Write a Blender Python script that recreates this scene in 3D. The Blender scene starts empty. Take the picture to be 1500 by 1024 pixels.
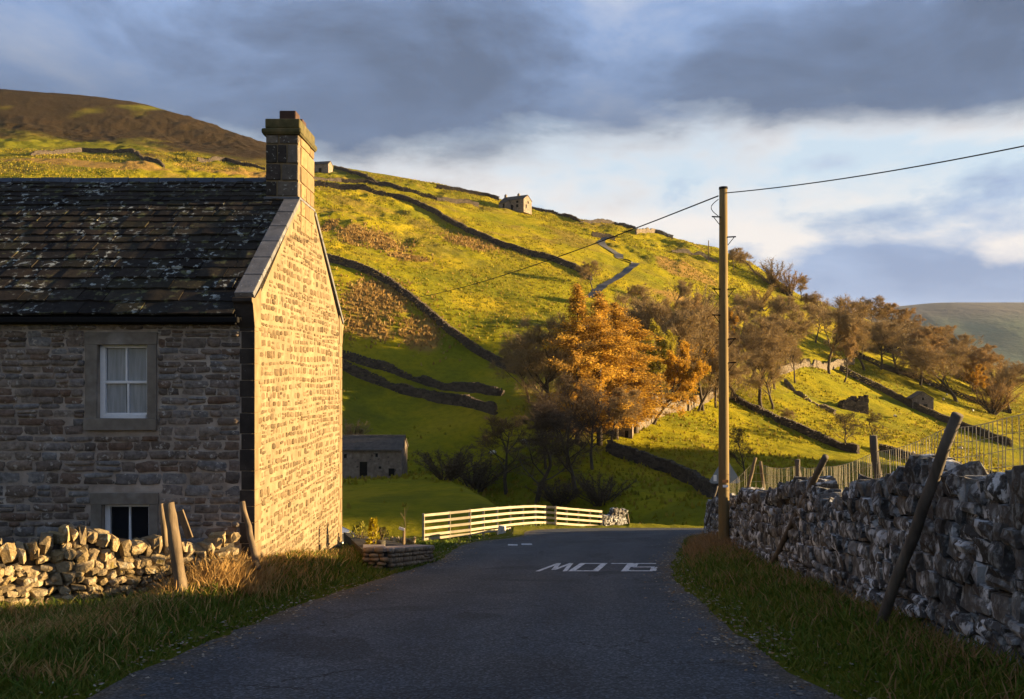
import bpy, bmesh, math, random
import numpy as np
from mathutils import Vector, Matrix

sc = bpy.context.scene
COL = sc.collection
# ------------------------------------------------------------------ camera
F, U0, VH = 1280.0, 750.0, 550.0        # focal length and horizon in pixels of the 1500 px wide picture
EYE = 1.6
cd = bpy.data.cameras.new('camera'); cam = bpy.data.objects.new('camera', cd); COL.objects.link(cam)
cam.location = (0, 0, EYE); cam.rotation_euler = (math.radians(90), 0, 0)
cd.sensor_width = 36; cd.lens = 36 * F / 1500
cd.shift_y = (VH - 512) / 1500.0
cd.clip_start = 0.1; cd.clip_end = 20000
sc.camera = cam
# ------------------------------------------------------------------ sun, sky, exposure
SUN_EL, SUN_AZ = 7.4, 4.5               # degrees above the horizon; degrees from +X towards +Y
el, az = math.radians(SUN_EL), math.radians(SUN_AZ)
S = Vector((math.cos(el) * math.cos(az), math.cos(el) * math.sin(az), math.sin(el)))
sd = bpy.data.lights.new('sun', 'SUN'); sd.energy = 5.0; sd.angle = math.radians(0.5); sd.color = (1.0, 0.70, 0.34)
sun = bpy.data.objects.new('sun', sd); COL.objects.link(sun)
sun.rotation_euler = (-S).to_track_quat('-Z', 'Y').to_euler()
sun.location = (60, 0, 60)
sc.view_settings.view_transform = 'Standard'; sc.view_settings.look = 'None'
sc.view_settings.exposure = 2.3; sc.view_settings.gamma = 1.0; sc.view_settings.use_curve_mapping = False
sc.cycles.use_denoising = True
sc.cycles.max_bounces = 5; sc.cycles.diffuse_bounces = 3; sc.cycles.glossy_bounces = 2
sc.cycles.transmission_bounces = 3; sc.cycles.transparent_max_bounces = 6
sc.cycles.sample_clamp_indirect = 4.0

w = bpy.data.worlds.new('World'); sc.world = w; w.use_nodes = True
nt = w.node_tree; nt.nodes.clear()
def N(t, tree=None, **kw):
    n = (tree or nt).nodes.new(t)
    for k, v in kw.items():
        if k.startswith('i_'):
            n.inputs[k[2:]].default_value = v
        else:
            setattr(n, k, v)
    return n
def L(a, b, tree=None): (tree or nt).links.new(a, b)
def math_node(op, a, b=None, tree=None, clamp=False):
    tree = next((x.id_data for x in (a, b) if hasattr(x, 'id_data')), tree)
    n = N('ShaderNodeMath', tree, operation=op, use_clamp=clamp)
    for i, x in enumerate((a, b)):
        if x is None: continue
        if isinstance(x, (int, float)): n.inputs[i].default_value = x
        else: L(x, n.inputs[i], tree)
    return n.outputs[0]
def ramp(tree, fac, stops, interp='LINEAR'):
    n = N('ShaderNodeValToRGB', tree); n.color_ramp.interpolation = interp
    e = n.color_ramp.elements
    while len(e) < len(stops): e.new(0.5)
    for k, (p, c) in enumerate(stops):
        e[k].position = p; e[k].color = (c[0], c[1], c[2], 1)
    L(fac, n.inputs[0], tree)
    return n.outputs[0]
def mixc(tree, fac, a, b, mode='MIX'):
    n = N('ShaderNodeMix', tree, data_type='RGBA', blend_type=mode)
    for sock, x in ((n.inputs[0], fac), (n.inputs[6], a), (n.inputs[7], b)):
        if isinstance(x, (int, float)): sock.default_value = x
        elif isinstance(x, tuple): sock.default_value = (x[0], x[1], x[2], 1)
        else: L(x, sock, tree)
    return n.outputs[2]
def world():
    tc = N('ShaderNodeTexCoord')
    sep = N('ShaderNodeSeparateXYZ'); L(tc.outputs['Generated'], sep.inputs[0])
    x, y, z = sep.outputs
    sky = N('ShaderNodeTexSky', sky_type='NISHITA'); sky.sun_disc = False
    sky.sun_elevation = el; sky.sun_rotation = math.radians(90 - SUN_AZ)
    sky.air_density = 1.0; sky.dust_density = 0.6; sky.ozone_density = 2.0
    zz = math_node('MAXIMUM', z, 0.0)
    zc = math_node('ADD', zz, 0.10)
    px = math_node('DIVIDE', x, zc); py = math_node('DIVIDE', y, zc)
    cb = N('ShaderNodeCombineXYZ'); L(px, cb.inputs[0]); L(py, cb.inputs[1])
    mp = N('ShaderNodeMapping'); mp.inputs['Location'].default_value = CLOUD_OFF
    mp.inputs['Scale'].default_value = (0.75, 1.0, 1); L(cb.outputs[0], mp.inputs[0])
    n1 = N('ShaderNodeTexNoise', i_Scale=0.55, i_Detail=7.0, i_Roughness=0.52, i_Distortion=0.25); L(mp.outputs[0], n1.inputs['Vector'])
    n2 = N('ShaderNodeTexNoise', i_Scale=4.2, i_Detail=10.0, i_Roughness=0.58, i_Distortion=0.15); mp3 = N('ShaderNodeMapping'); mp3.inputs['Location'].default_value = (2.3, 4.1, 0); mp3.inputs['Scale'].default_value = (1.0, 1.0, 2.3); L(tc.outputs['Generated'], mp3.inputs[0]); L(mp3.outputs[0], n2.inputs['Vector'])
    n3 = N('ShaderNodeTexNoise', i_Scale=3.4, i_Detail=9.0, i_Roughness=0.58, i_Distortion=0.3); L(mp3.outputs[0], n3.inputs['Vector'])
    n4 = N('ShaderNodeTexNoise', i_Scale=2.3, i_Detail=8.0, i_Roughness=0.55, i_Distortion=0.3); mp2 = N('ShaderNodeMapping'); mp2.inputs['Location'].default_value = (5, 9, 2); mp2.inputs['Scale'].default_value = (1.3, 1.3, 4.0); L(tc.outputs['Generated'], mp2.inputs[0]); L(mp2.outputs[0], n4.inputs['Vector'])
    # three layers by elevation, their borders torn by noise: a dark deck, a bright gap under its edge, low blue-grey banks
    k = 0.66 / SKY_STRENGTH
    c = lambda r, g, b: (r * k, g * k, b * k)
    w1 = math_node('MULTIPLY', math_node('SUBTRACT', n1.outputs[0], 0.5), 0.24)
    w2 = math_node('MULTIPLY', math_node('SUBTRACT', n2.outputs[0], 0.5), 0.22)
    ze = math_node('ADD', math_node('ADD', zz, w1), w2)
    deck = math_node('MULTIPLY', math_node('SUBTRACT', ze, 0.198), 1 / 0.08, clamp=True)
    low = math_node('MULTIPLY', math_node('SUBTRACT', math_node('SUBTRACT', 0.185, zz), math_node('MULTIPLY', math_node('SUBTRACT', n2.outputs[0], 0.5), 0.35)), 1 / 0.05, clamp=True)
    gap = mixc(nt, 0.85, sky.outputs[0], c(.20, .238, .275))
    gap = mixc(nt, math_node('MULTIPLY', math_node('SUBTRACT', n2.outputs[0], 0.42), 5.0, clamp=True), gap, c(.275, .262, .255))
    lowc = ramp(nt, n4.outputs[0], [(0.36, c(.085, .115, .18)), (0.52, c(.115, .15, .22)), (0.64, c(.185, .195, .225)), (0.74, c(.245, .24, .245))])
    a = mixc(nt, low, gap, lowc)
    dk = ramp(nt, math_node('ADD', math_node('MULTIPLY', deck, 0.6), math_node('MULTIPLY', math_node('SUBTRACT', ze, 0.24), 1.6)), [(0.0, c(.30, .285, .28)), (0.2, c(.185, .18, .19)), (0.45, c(.062, .078, .108)), (0.7, c(.042, .060, .098)), (1.0, c(.062, .088, .148))])
    var = ramp(nt, n3.outputs[0], [(0.34, c(.036, .050, .080)), (0.46, c(.060, .086, .142)), (0.55, c(.096, .138, .225)), (0.66, c(.165, .192, .25))])
    hi = math_node('MULTIPLY', math_node('SUBTRACT', zz, 0.24), 8.0, clamp=True)
    dk = mixc(nt, math_node('MULTIPLY', hi, 0.8), dk, var)
    out = mixc(nt, deck, a, dk)
    bg = N('ShaderNodeBackground', i_Strength=SKY_STRENGTH); L(out, bg.inputs[0])
    o = N('ShaderNodeOutputWorld'); L(bg.outputs[0], o.inputs[0])
SKY_STRENGTH = 0.05
CLOUD_OFF = (3.1, 1.7, 0.0)
world()

# ------------------------------------------------------------------ helpers
R0 = random.Random(7)
def link(o, parent=None):
    COL.objects.link(o)
    if parent: o.parent = parent
    return o
def tag(o, label=None, cat=None, group=None, kind=None):
    if label: o['label'] = label
    if cat: o['category'] = cat
    if group: o['group'] = group
    if kind: o['kind'] = kind
    return o
def empty(name, loc=(0, 0, 0), rz=0):
    o = bpy.data.objects.new(name, None); link(o); o.location = loc; o.rotation_euler = (0, 0, rz)
    o.empty_display_size = 0.2
    return o
def mesh_np(name, V, Fa, smooth=False, attrs=None):
    V = np.asarray(V, dtype=np.float32); Fa = np.asarray(Fa, dtype=np.int32)
    me = bpy.data.meshes.new(name); k = Fa.shape[1]; m = len(Fa)
    me.vertices.add(len(V)); me.vertices.foreach_set('co', V.ravel())
    me.loops.add(m * k); me.loops.foreach_set('vertex_index', Fa.ravel())
    me.polygons.add(m); me.polygons.foreach_set('loop_start', np.arange(0, m * k, k, dtype=np.int32))
    me.polygons.foreach_set('loop_total', np.full(m, k, dtype=np.int32))
    if smooth: me.polygons.foreach_set('use_smooth', np.ones(m, dtype=bool))
    me.update(calc_edges=True); me.validate()
    for an, (typ, arr) in (attrs or {}).items():
        a = me.attributes.new(an, typ, 'POINT')
        a.data.foreach_set('color' if typ == 'FLOAT_COLOR' else 'value', np.asarray(arr, dtype=np.float32).ravel())
    return me
class MB:
    """collects polygons and links them as ONE mesh object"""
    def __init__(s): s.v = []; s.f = []; s.r = []; s.m = []
    def add(s, vs, fs, rnd=None, mi=0):
        b = len(s.v); s.v += [tuple(p) for p in vs]; s.f += [tuple(b + i for i in f) for f in fs]
        s.r += [R0.random() if rnd is None else rnd] * len(vs); s.m += [mi] * len(fs)
        return s
    def box(s, c, size, rot=None, rnd=None, jit=0.0, mi=0):
        hx, hy, hz = size[0] / 2, size[1] / 2, size[2] / 2
        P = [Vector((x, y, z)) for z in (-hz, hz) for y in (-hy, hy) for x in (-hx, hx)]
        if jit: P = [p + Vector((R0.uniform(-jit, jit), R0.uniform(-jit, jit), R0.uniform(-jit, jit))) for p in P]
        if rot is not None: P = [rot @ p for p in P]
        P = [p + Vector(c) for p in P]
        return s.add(P, [(0, 2, 3, 1), (4, 5, 7, 6), (0, 1, 5, 4), (2, 6, 7, 3), (0, 4, 6, 2), (1, 3, 7, 5)], rnd, mi)
    def tube(s, pts, rad, n=8, cap=True, rnd=None):
        pts = [Vector(p) for p in pts]; rings = []
        for i, p in enumerate(pts):
            t = (pts[min(i + 1, len(pts) - 1)] - pts[max(i - 1, 0)]).normalized()
            a = t.cross(Vector((0, 0, 1)));
            if a.length < 1e-3: a = t.cross(Vector((1, 0, 0)))
            a.normalize(); b = t.cross(a); r = rad[i] if hasattr(rad, '__len__') else rad
            rings.append([p + (a * math.cos(2 * math.pi * k / n) + b * math.sin(2 * math.pi * k / n)) * r for k in range(n)])
        vs = [q for rg in rings for q in rg]; fs = []
        for i in range(len(pts) - 1):
            for k in range(n):
                fs.append((i * n + k, i * n + (k + 1) % n, (i + 1) * n + (k + 1) % n, (i + 1) * n + k))
        if cap: fs += [tuple(range(n - 1, -1, -1)), tuple((len(pts) - 1) * n + k for k in range(n))]
        return s.add(vs, fs, rnd)
    def prism(s, poly, h, rnd=None):
        """poly: list of 3-D points (one face); h: extrusion vector"""
        n = len(poly); A = [Vector(p) for p in poly]; B = [p + Vector(h) for p in A]
        fs = [tuple(range(n - 1, -1, -1)), tuple(range(n, 2 * n))] + [(i, (i + 1) % n, n + (i + 1) % n, n + i) for i in range(n)]
        return s.add(A + B, fs, rnd)
    def mesh(s, name, smooth=False):
        me = bpy.data.meshes.new(name); me.from_pydata(s.v, [], s.f); me.update()
        a = me.attributes.new('rnd', 'FLOAT', 'POINT'); a.data.foreach_set('value', s.r)
        me.polygons.foreach_set('material_index', s.m)
        if smooth: me.polygons.foreach_set('use_smooth', [True] * len(me.polygons))
        bm = bmesh.new(); bm.from_mesh(me); bmesh.ops.recalc_face_normals(bm, faces=bm.faces); bm.to_mesh(me); bm.free()
        return me
    def build(s, name, mat, parent=None, smooth=False, kind=None, bevel=0):
        me = s.mesh(name, smooth)
        for m in (mat if isinstance(mat, (list, tuple)) else [mat]): me.materials.append(m)
        o = link(bpy.data.objects.new(name, me), parent)
        if parent is not None and parent.type == 'EMPTY':
            o.matrix_parent_inverse = Matrix.Translation(-Vector(parent.location))if False else Matrix.Identity(4)
        if kind: o['kind'] = kind
        if bevel:
            b = o.modifiers.new('bevel', 'BEVEL'); b.width = bevel; b.segments = 2; b.limit_method = 'ANGLE'
        return o
def px(u, v, d):
    """a point seen at pixel (u, v) of the photograph, d metres in front of the camera"""
    return Vector(((u - U0) / F * d, d, EYE - (v - VH) / F * d))
def sstep(x, a, b):
    t = np.clip((x - a) / (b - a), 0, 1); return t * t * (3 - 2 * t)
# value noise in numpy
def vnoise(X, Y, seed=0):
    xi = np.floor(X).astype(np.int64); yi = np.floor(Y).astype(np.int64); fx = X - xi; fy = Y - yi
    fx = fx * fx * (3 - 2 * fx); fy = fy * fy * (3 - 2 * fy)
    def h(a, b):
        n = (a * 374761393 + b * 668265263 + seed * 974634777) & 0x7fffffff
        n = ((n ^ (n >> 13)) * 1274126177) & 0x7fffffff
        n = (n ^ (n >> 16)) & 0xffffff
        return n / float(0xffffff)
    return (h(xi, yi) * (1 - fx) + h(xi + 1, yi) * fx) * (1 - fy) + (h(xi, yi + 1) * (1 - fx) + h(xi + 1, yi + 1) * fx) * fy
def fbm(X, Y, oct=4, seed=0):
    t = 0; a = 0.5; s = 0
    for k in range(oct):
        t = t + a * vnoise(X * 2 ** k + 17.3 * k, Y * 2 ** k - 9.1 * k, seed + k); s += a; a *= 0.5
    return t / s

# ------------------------------------------------------------------ materials
def new_mat(name):
    m = bpy.data.materials.new(name); m.use_nodes = True; t = m.node_tree; t.nodes.clear()
    out = N('ShaderNodeOutputMaterial', t); b = N('ShaderNodeBsdfPrincipled', t); L(b.outputs[0], out.inputs[0], t)
    return m, t, b
def mk(name, palette, rnd=None, nscale=6.0, namp=0.5, detail=6, rough=0.9, bump=0.35, bscale=30.0, bdist=0.01,
       spots=None, spots2=None, spec=0.25, stretch=None, metallic=0.0):
    """palette: colours picked by a random value per piece (rnd='object' or 'attr') or by noise; times fine noise; spots = (colour, scale, threshold, softness)"""
    m, t, b = new_mat(name)
    geo = N('ShaderNodeNewGeometry', t); pos = geo.outputs['Position']
    if stretch:
        mp = N('ShaderNodeMapping', t); mp.inputs['Scale'].default_value = stretch; L(pos, mp.inputs[0], t); pos = mp.outputs[0]
    nz = N('ShaderNodeTexNoise', t, i_Scale=nscale, i_Detail=float(detail), i_Roughness=0.6); L(pos, nz.inputs['Vector'], t)
    if rnd == 'object':
        oi = N('ShaderNodeObjectInfo', t); key = oi.outputs['Random']
    elif rnd == 'attr':
        at = N('ShaderNodeAttribute', t, attribute_name='rnd'); key = at.outputs['Fac']
    else:
        n2 = N('ShaderNodeTexNoise', t, i_Scale=nscale * 0.37, i_Detail=3.0); L(pos, n2.inputs['Vector'], t)
        key = math_node('MULTIPLY', math_node('SUBTRACT', n2.outputs[0], 0.28), 2.2, t, True)
    n = len(palette)
    c = ramp(t, key, [(i / max(n - 1, 1), p) for i, p in enumerate(palette)]) if n > 1 else palette[0]
    f = math_node('ADD', math_node('MULTIPLY', math_node('SUBTRACT', nz.outputs[0], 0.5), 2.6 * namp, t), 1.0, t)
    g = N('ShaderNodeCombineXYZ', t)
    for i in range(3): L(f, g.inputs[i], t)
    c = mixc(t, 1.0, c, g.outputs[0], 'MULTIPLY')
    for sp in (spots, spots2):
        if sp:
            col, s_, th, so = sp[:4]
            ns = N('ShaderNodeTexNoise', t, i_Scale=s_, i_Detail=5.0, i_Roughness=0.62); L(pos, ns.inputs['Vector'], t)
            k = math_node('MULTIPLY', math_node('SUBTRACT', ns.outputs[0], th), 1.0 / so, t, True)
            if len(sp) > 4:                      # only in patches of a larger noise
                np_ = N('ShaderNodeTexNoise', t, i_Scale=sp[4], i_Detail=3.0); L(pos, np_.inputs['Vector'], t)
                k = math_node('MULTIPLY', k, math_node('MULTIPLY', math_node('SUBTRACT', np_.outputs[0], .44), 7.0, t, True))
            c = mixc(t, k, c, col)
    L(c, b.inputs['Base Color'], t)
    b.inputs['Roughness'].default_value = rough; b.inputs['Specular IOR Level'].default_value = spec
    b.inputs['Metallic'].default_value = metallic
    if bump:
        nb = N('ShaderNodeTexNoise', t, i_Scale=bscale, i_Detail=6.0, i_Roughness=0.65); L(pos, nb.inputs['Vector'], t)
        bp = N('ShaderNodeBump', t, i_Strength=bump, i_Distance=bdist); L(nb.outputs[0], bp.inputs['Height'], t)
        L(bp.outputs[0], b.inputs['Normal'], t)
    return m
def leaf_mat(name, palette, transl=0.35):
    m, t, b = new_mat(name)
    at = N('ShaderNodeAttribute', t, attribute_name='rnd')
    n = len(palette)
    c = ramp(t, at.outputs['Fac'], [(i / (n - 1), p) for i, p in enumerate(palette)])
    L(c, b.inputs['Base Color'], t); b.inputs['Roughness'].default_value = 0.7; b.inputs['Specular IOR Level'].default_value = 0.15
    tr = N('ShaderNodeBsdfTranslucent', t); L(c, tr.inputs[0], t)
    mx = N('ShaderNodeMixShader', t); mx.inputs[0].default_value = transl
    L(b.outputs[0], mx.inputs[1], t); L(tr.outputs[0], mx.inputs[2], t)
    out = [x for x in t.nodes if x.type == 'OUTPUT_MATERIAL'][0]; L(mx.outputs[0], out.inputs[0], t)
    return m
# ------------------------------------------------------------------ terrain height
SLOPE = 0.135
cols = {   # pixel column: (row, distance) pairs down the visible hillside, top (skyline) first
 -250: [(120, 450), (190, 340), (262, 240), (400, 150), (560, 90)],
 50:  [(135, 500), (190, 390), (225, 310), (252, 265), (400, 165), (560, 105), (660, 70)],
 250: [(168, 520), (200, 420), (228, 340), (255, 280), (400, 180), (560, 125), (660, 80)],
 380: [(208, 480), (240, 365), (270, 285), (400, 185), (560, 138), (670, 88)],
 470: [(238, 400), (262, 330), (290, 275), (390, 195), (450, 172), (500, 160), (560, 148), (640, 125), (697, 108), (745, 70), (785, 45)],
 600: [(262, 370), (290, 312), (330, 265), (400, 206), (480, 172), (520, 163), (580, 150), (640, 134), (697, 110), (740, 78), (775, 52)],
 700: [(284, 365), (320, 300), (370, 245), (450, 195), (520, 168), (560, 156), (600, 140), (650, 122), (700, 102), (728, 88), (752, 72)],
 760: [(306, 352), (340, 290), (400, 232), (470, 187), (560, 150), (640, 120), (700, 98)],
 850: [(325, 350), (360, 290), (420, 232), (500, 182), (580, 148), (650, 120), (700, 98)],
 950: [(341, 360), (375, 308), (420, 258), (480, 211), (550, 172), (600, 148), (650, 126), (700, 104), (750, 82)],
 1050: [(366, 350), (410, 300), (460, 255), (520, 214), (580, 178), (640, 142), (690, 112), (750, 80)],
 1130: [(410, 335), (450, 288), (500, 240), (560, 200), (620, 162), (680, 122), (740, 86)],
 1190: [(448, 345), (480, 300), (530, 250), (580, 210), (640, 160), (700, 110)],
 1250: [(470, 345), (510, 290), (550, 250), (590, 215), (640, 165), (700, 112)],
 1330: [(492, 370), (530, 300), (565, 262), (600, 228), (650, 172), (710, 112)],
 1400: [(520, 400), (550, 325), (585, 270), (620, 225), (670, 165), (730, 105)],
 1480: [(545, 430), (570, 340), (600, 280), (640, 220), (690, 155), (740, 105)],
 1700: [(575, 430), (610, 300), (660, 210), (720, 140)],
}
pts = []
for u, lst in cols.items():
    for v, d in lst: pts.append(tuple(px(u, v, d)))
    v, d = lst[0]; p = px(u, v, d)          # behind the skyline the ground levels off
    for m, g in ((1.35, 1.06), (2.2, 1.12)):
        pts.append((p.x * m, p.y * m, p.z * (g if p.z > 0 else 1.0) - (m - 1) * 8))
for y in (-30, -12, 0, 10, 20, 30, 38):
    for x in (-32, -16, 0, 16, 34):
        pts.append((x, y, -SLOPE * y + (0.10 * (-8 - x) if x < -8 else 0) - (0.12 * (x - 8) if x > 8 else 0)))
for y in (45, 52): 
    for x in (0, 7): pts.append((x, y, -SLOPE * y - 0.0037 * (y - 38) ** 2))
pts += [(9, 64, -9.4), (2, 68, -11.5), (-6, 62, -8.2), (18, 60, -9.0), (90, 40, -13), (160, 60, -17), (220, 140, -19), (320, 250, -19), (120, -40, -6), (260, 0, -20),
        (-80, 0, 8), (-90, -60, 8), (0, -80, 9), (80, -90, -2), (-180, 60, 30)]
CP = np.array(pts); 
def tps_fit(P):
    n = len(P); d2 = ((P[:, None, :2] - P[None, :, :2]) ** 2).sum(-1)
    K = 0.5 * d2 * np.log(d2 + 1e-9) + np.eye(n) * 8.0
    Q = np.c_[np.ones(n), P[:, :2]]
    A = np.block([[K, Q], [Q.T, np.zeros((3, 3))]])
    return np.linalg.solve(A, np.r_[P[:, 2], 0, 0, 0])
WT = tps_fit(CP)
def tps(X, Y):
    X = np.atleast_1d(np.asarray(X, float)); Y = np.atleast_1d(np.asarray(Y, float)); sh = X.shape
    x = X.ravel(); y = Y.ravel(); out = np.empty(len(x)); n = len(CP)
    for i in range(0, len(x), 40000):
        a = x[i:i + 40000, None]; b = y[i:i + 40000, None]
        d2 = (a - CP[:, 0]) ** 2 + (b - CP[:, 1]) ** 2
        out[i:i + 40000] = (0.5 * d2 * np.log(d2 + 1e-9)) @ WT[:n] + WT[n] + WT[n + 1] * a[:, 0] + WT[n + 2] * b[:, 0]
    return out.reshape(sh)
def plane_z(Y): return -SLOPE * Y - 0.0037 * np.clip(Y - 38, 0, None) ** 2
def onplane(u, v):
    d = EYE / ((v - VH) / F - SLOPE); return ((u - U0) / F * d, d)
# road edges, paired left/right from behind the camera to the bend
RL = [(-3.4, -14), (-3.3, 0)] + [onplane(*p) for p in ((200, 985), (330, 930), (440, 885), (540, 852), (640, 822), (655, 812), (690, 795), (760, 786))] + [(1.0, 38.2), (4.6, 42.5), (12, 46.5), (34, 52)]
RR = [(3.2, -14), (2.9, 0)] + [onplane(*p) for p in ((1165, 985), (1085, 930), (1030, 885), (990, 850), (986, 828), (993, 812), (1001, 797), (1004, 789))] + [(7.3, 34.0), (9.8, 37.5), (16, 41), (36, 46)]
def densify(P, k=6):
    P = [Vector((p[0], p[1], 0)) for p in P]; out = []
    for i in range(len(P) - 1):
        p0 = P[max(i - 1, 0)]; p1 = P[i]; p2 = P[i + 1]; p3 = P[min(i + 2, len(P) - 1)]
        for j in range(k):
            t = j / k
            q = 0.5 * ((2 * p1) + (p2 - p0) * t + (2 * p0 - 5 * p1 + 4 * p2 - p3) * t * t + (3 * p1 - p0 - 3 * p2 + p3) * t ** 3)
            out.append((q.x, q.y))
    out.append((P[-1].x, P[-1].y)); return out
RLd, RRd = densify(RL), densify(RR)
poly = np.array(RLd + RRd[::-1])
def poly_sd(X, Y):
    """signed distance to the road outline, negative on the road"""
    x = X.ravel(); y = Y.ravel(); best = np.full(len(x), 1e9); ins = np.zeros(len(x), bool); n = len(poly)
    for i in range(n):
        ax, ay = poly[i]; bx, by = poly[(i + 1) % n]; dx, dy = bx - ax, by - ay
        t = np.clip(((x - ax) * dx + (y - ay) * dy) / (dx * dx + dy * dy + 1e-12), 0, 1)
        best = np.minimum(best, (x - ax - t * dx) ** 2 + (y - ay - t * dy) ** 2)
        c = ((ay > y) != (by > y)) & (x < (bx - ax) * (y - ay) / (by - ay + 1e-12) + ax); ins ^= c
    d = np.sqrt(best); return np.where(ins, -d, d).reshape(X.shape)
GULLY = [(-5, 122), (0, 101), (3, 89), (6, 78), (11, 70), (19, 66), (34, 63), (60, 58)]
def height(X, Y, fine=True):
    X = np.atleast_1d(np.asarray(X, float)); Y = np.atleast_1d(np.asarray(Y, float))
    r = np.hypot(X, Y)
    Z = tps(X, Y)
    wn = (1 - sstep(r, 40, 58)) * (1 - sstep(np.abs(X - 1), 9, 16)) * (Y > -40)
    Zn = plane_z(Y); Z = Z * (1 - wn) + Zn * wn
    gd = np.full(X.shape, 1e9)
    for i in range(len(GULLY) - 1):
        (ax, ay), (bx, by) = GULLY[i], GULLY[i + 1]; dx, dy = bx - ax, by - ay
        t = np.clip(((X - ax) * dx + (Y - ay) * dy) / (dx * dx + dy * dy), 0, 1)
        gd = np.minimum(gd, (X - ax - t * dx) ** 2 + (Y - ay - t * dy) ** 2)
    Z = Z - 4.2 * np.exp(-gd / 6.5 ** 2)
    edge = np.interp(Y, [40, 54, 82, 121, 130], [2.0, -.2, -4.5, -13.0, -15.0])      # brow of the home field above the gully
    fld = sstep(Y, 48, 60) * (1 - sstep(Y, 113, 124)) * (1 - sstep(X - edge, -1.0, 5.0)) * sstep(X, -60, -40)
    Z = Z * (1 - fld) + fld * (-11.4 + .03 * (X + 16) - .079 * (Y - 106))
    Z = Z + (45 + 10 * sstep(Y, 66, 82) * (1 - sstep(Y, 128, 148))) * np.exp(-((X - 285) / 62) ** 2) * sstep(Y, -190, -90) * (1 - sstep(Y, 140, 205))      # unseen spur added right of the view, shaped to shade the low field
    if fine:
        far = sstep(r, 45, 110); vf = sstep(r, 500, 900)
        rough = sstep(fbm(X / 55, Y / 55, 3, 5), .42, .62) * sstep(Z, 5, 45)
        Z = Z + far * (1 - .6 * vf) * ((fbm(X / 14, Y / 14, 4, 11) - .5) * (0.9 + 3.4 * rough) + (fbm(X / 3.2, Y / 3.2, 3, 21) - .5) * (0.62 + .7 * rough)
             + (fbm(X / 45, Y / 45, 2, 31) - .5) * 2.0)
    near = r < 75
    if near.any():
        d = poly_sd(X[near], Y[near]); x = X[near]; y = Y[near]; z = Z[near]
        left = x < 0
        bank = np.where(left, 0.22 * (1 - sstep(y, 22, 30)), 0.24) * sstep(d, 0.0, 1.3) - np.where(x < 6, 0.42, 0) * sstep(d, .4, 2.6) * sstep(y, 25, 34)
        bank += 0.24 * np.exp(-((x + 3.9) / .9) ** 2 - ((y - 15.0) / 2.2) ** 2) * sstep(d, 0, 1.2)
        bank = bank * (1 - .55 * sstep(-x, 4.2, 5.2) * (y < 13.6))
        lump = (fbm(x / .8, y / .8, 3, 41) - .5) * 0.16 * sstep(d, 0.1, .8)
        cut = -0.10 * sstep(-d, -0.02, 0.25)
        Z[near] = z + (bank + lump) * (1 - sstep(y, 52, 62)) + cut
    return Z
def hz(x, y): return float(height(np.array([x]), np.array([y]))[0])
def ground_at(u, v, dmin=40, dmax=900):
    """where the sight line through pixel (u, v) meets the hillside"""
    d = np.arange(dmin, dmax, 0.5)
    X = (u - U0) / F * d; Zs = EYE - (v - VH) / F * d
    H = height(X, d, fine=False)
    k = np.argmax(H >= Zs) if (H >= Zs).any() else int(np.argmin(np.abs(np.arctan2(H - EYE, d) - math.atan2(VH - v, F))))
    x, y = float(X[k]), float(d[k])
    return Vector((x, y, hz(x, y)))

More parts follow.
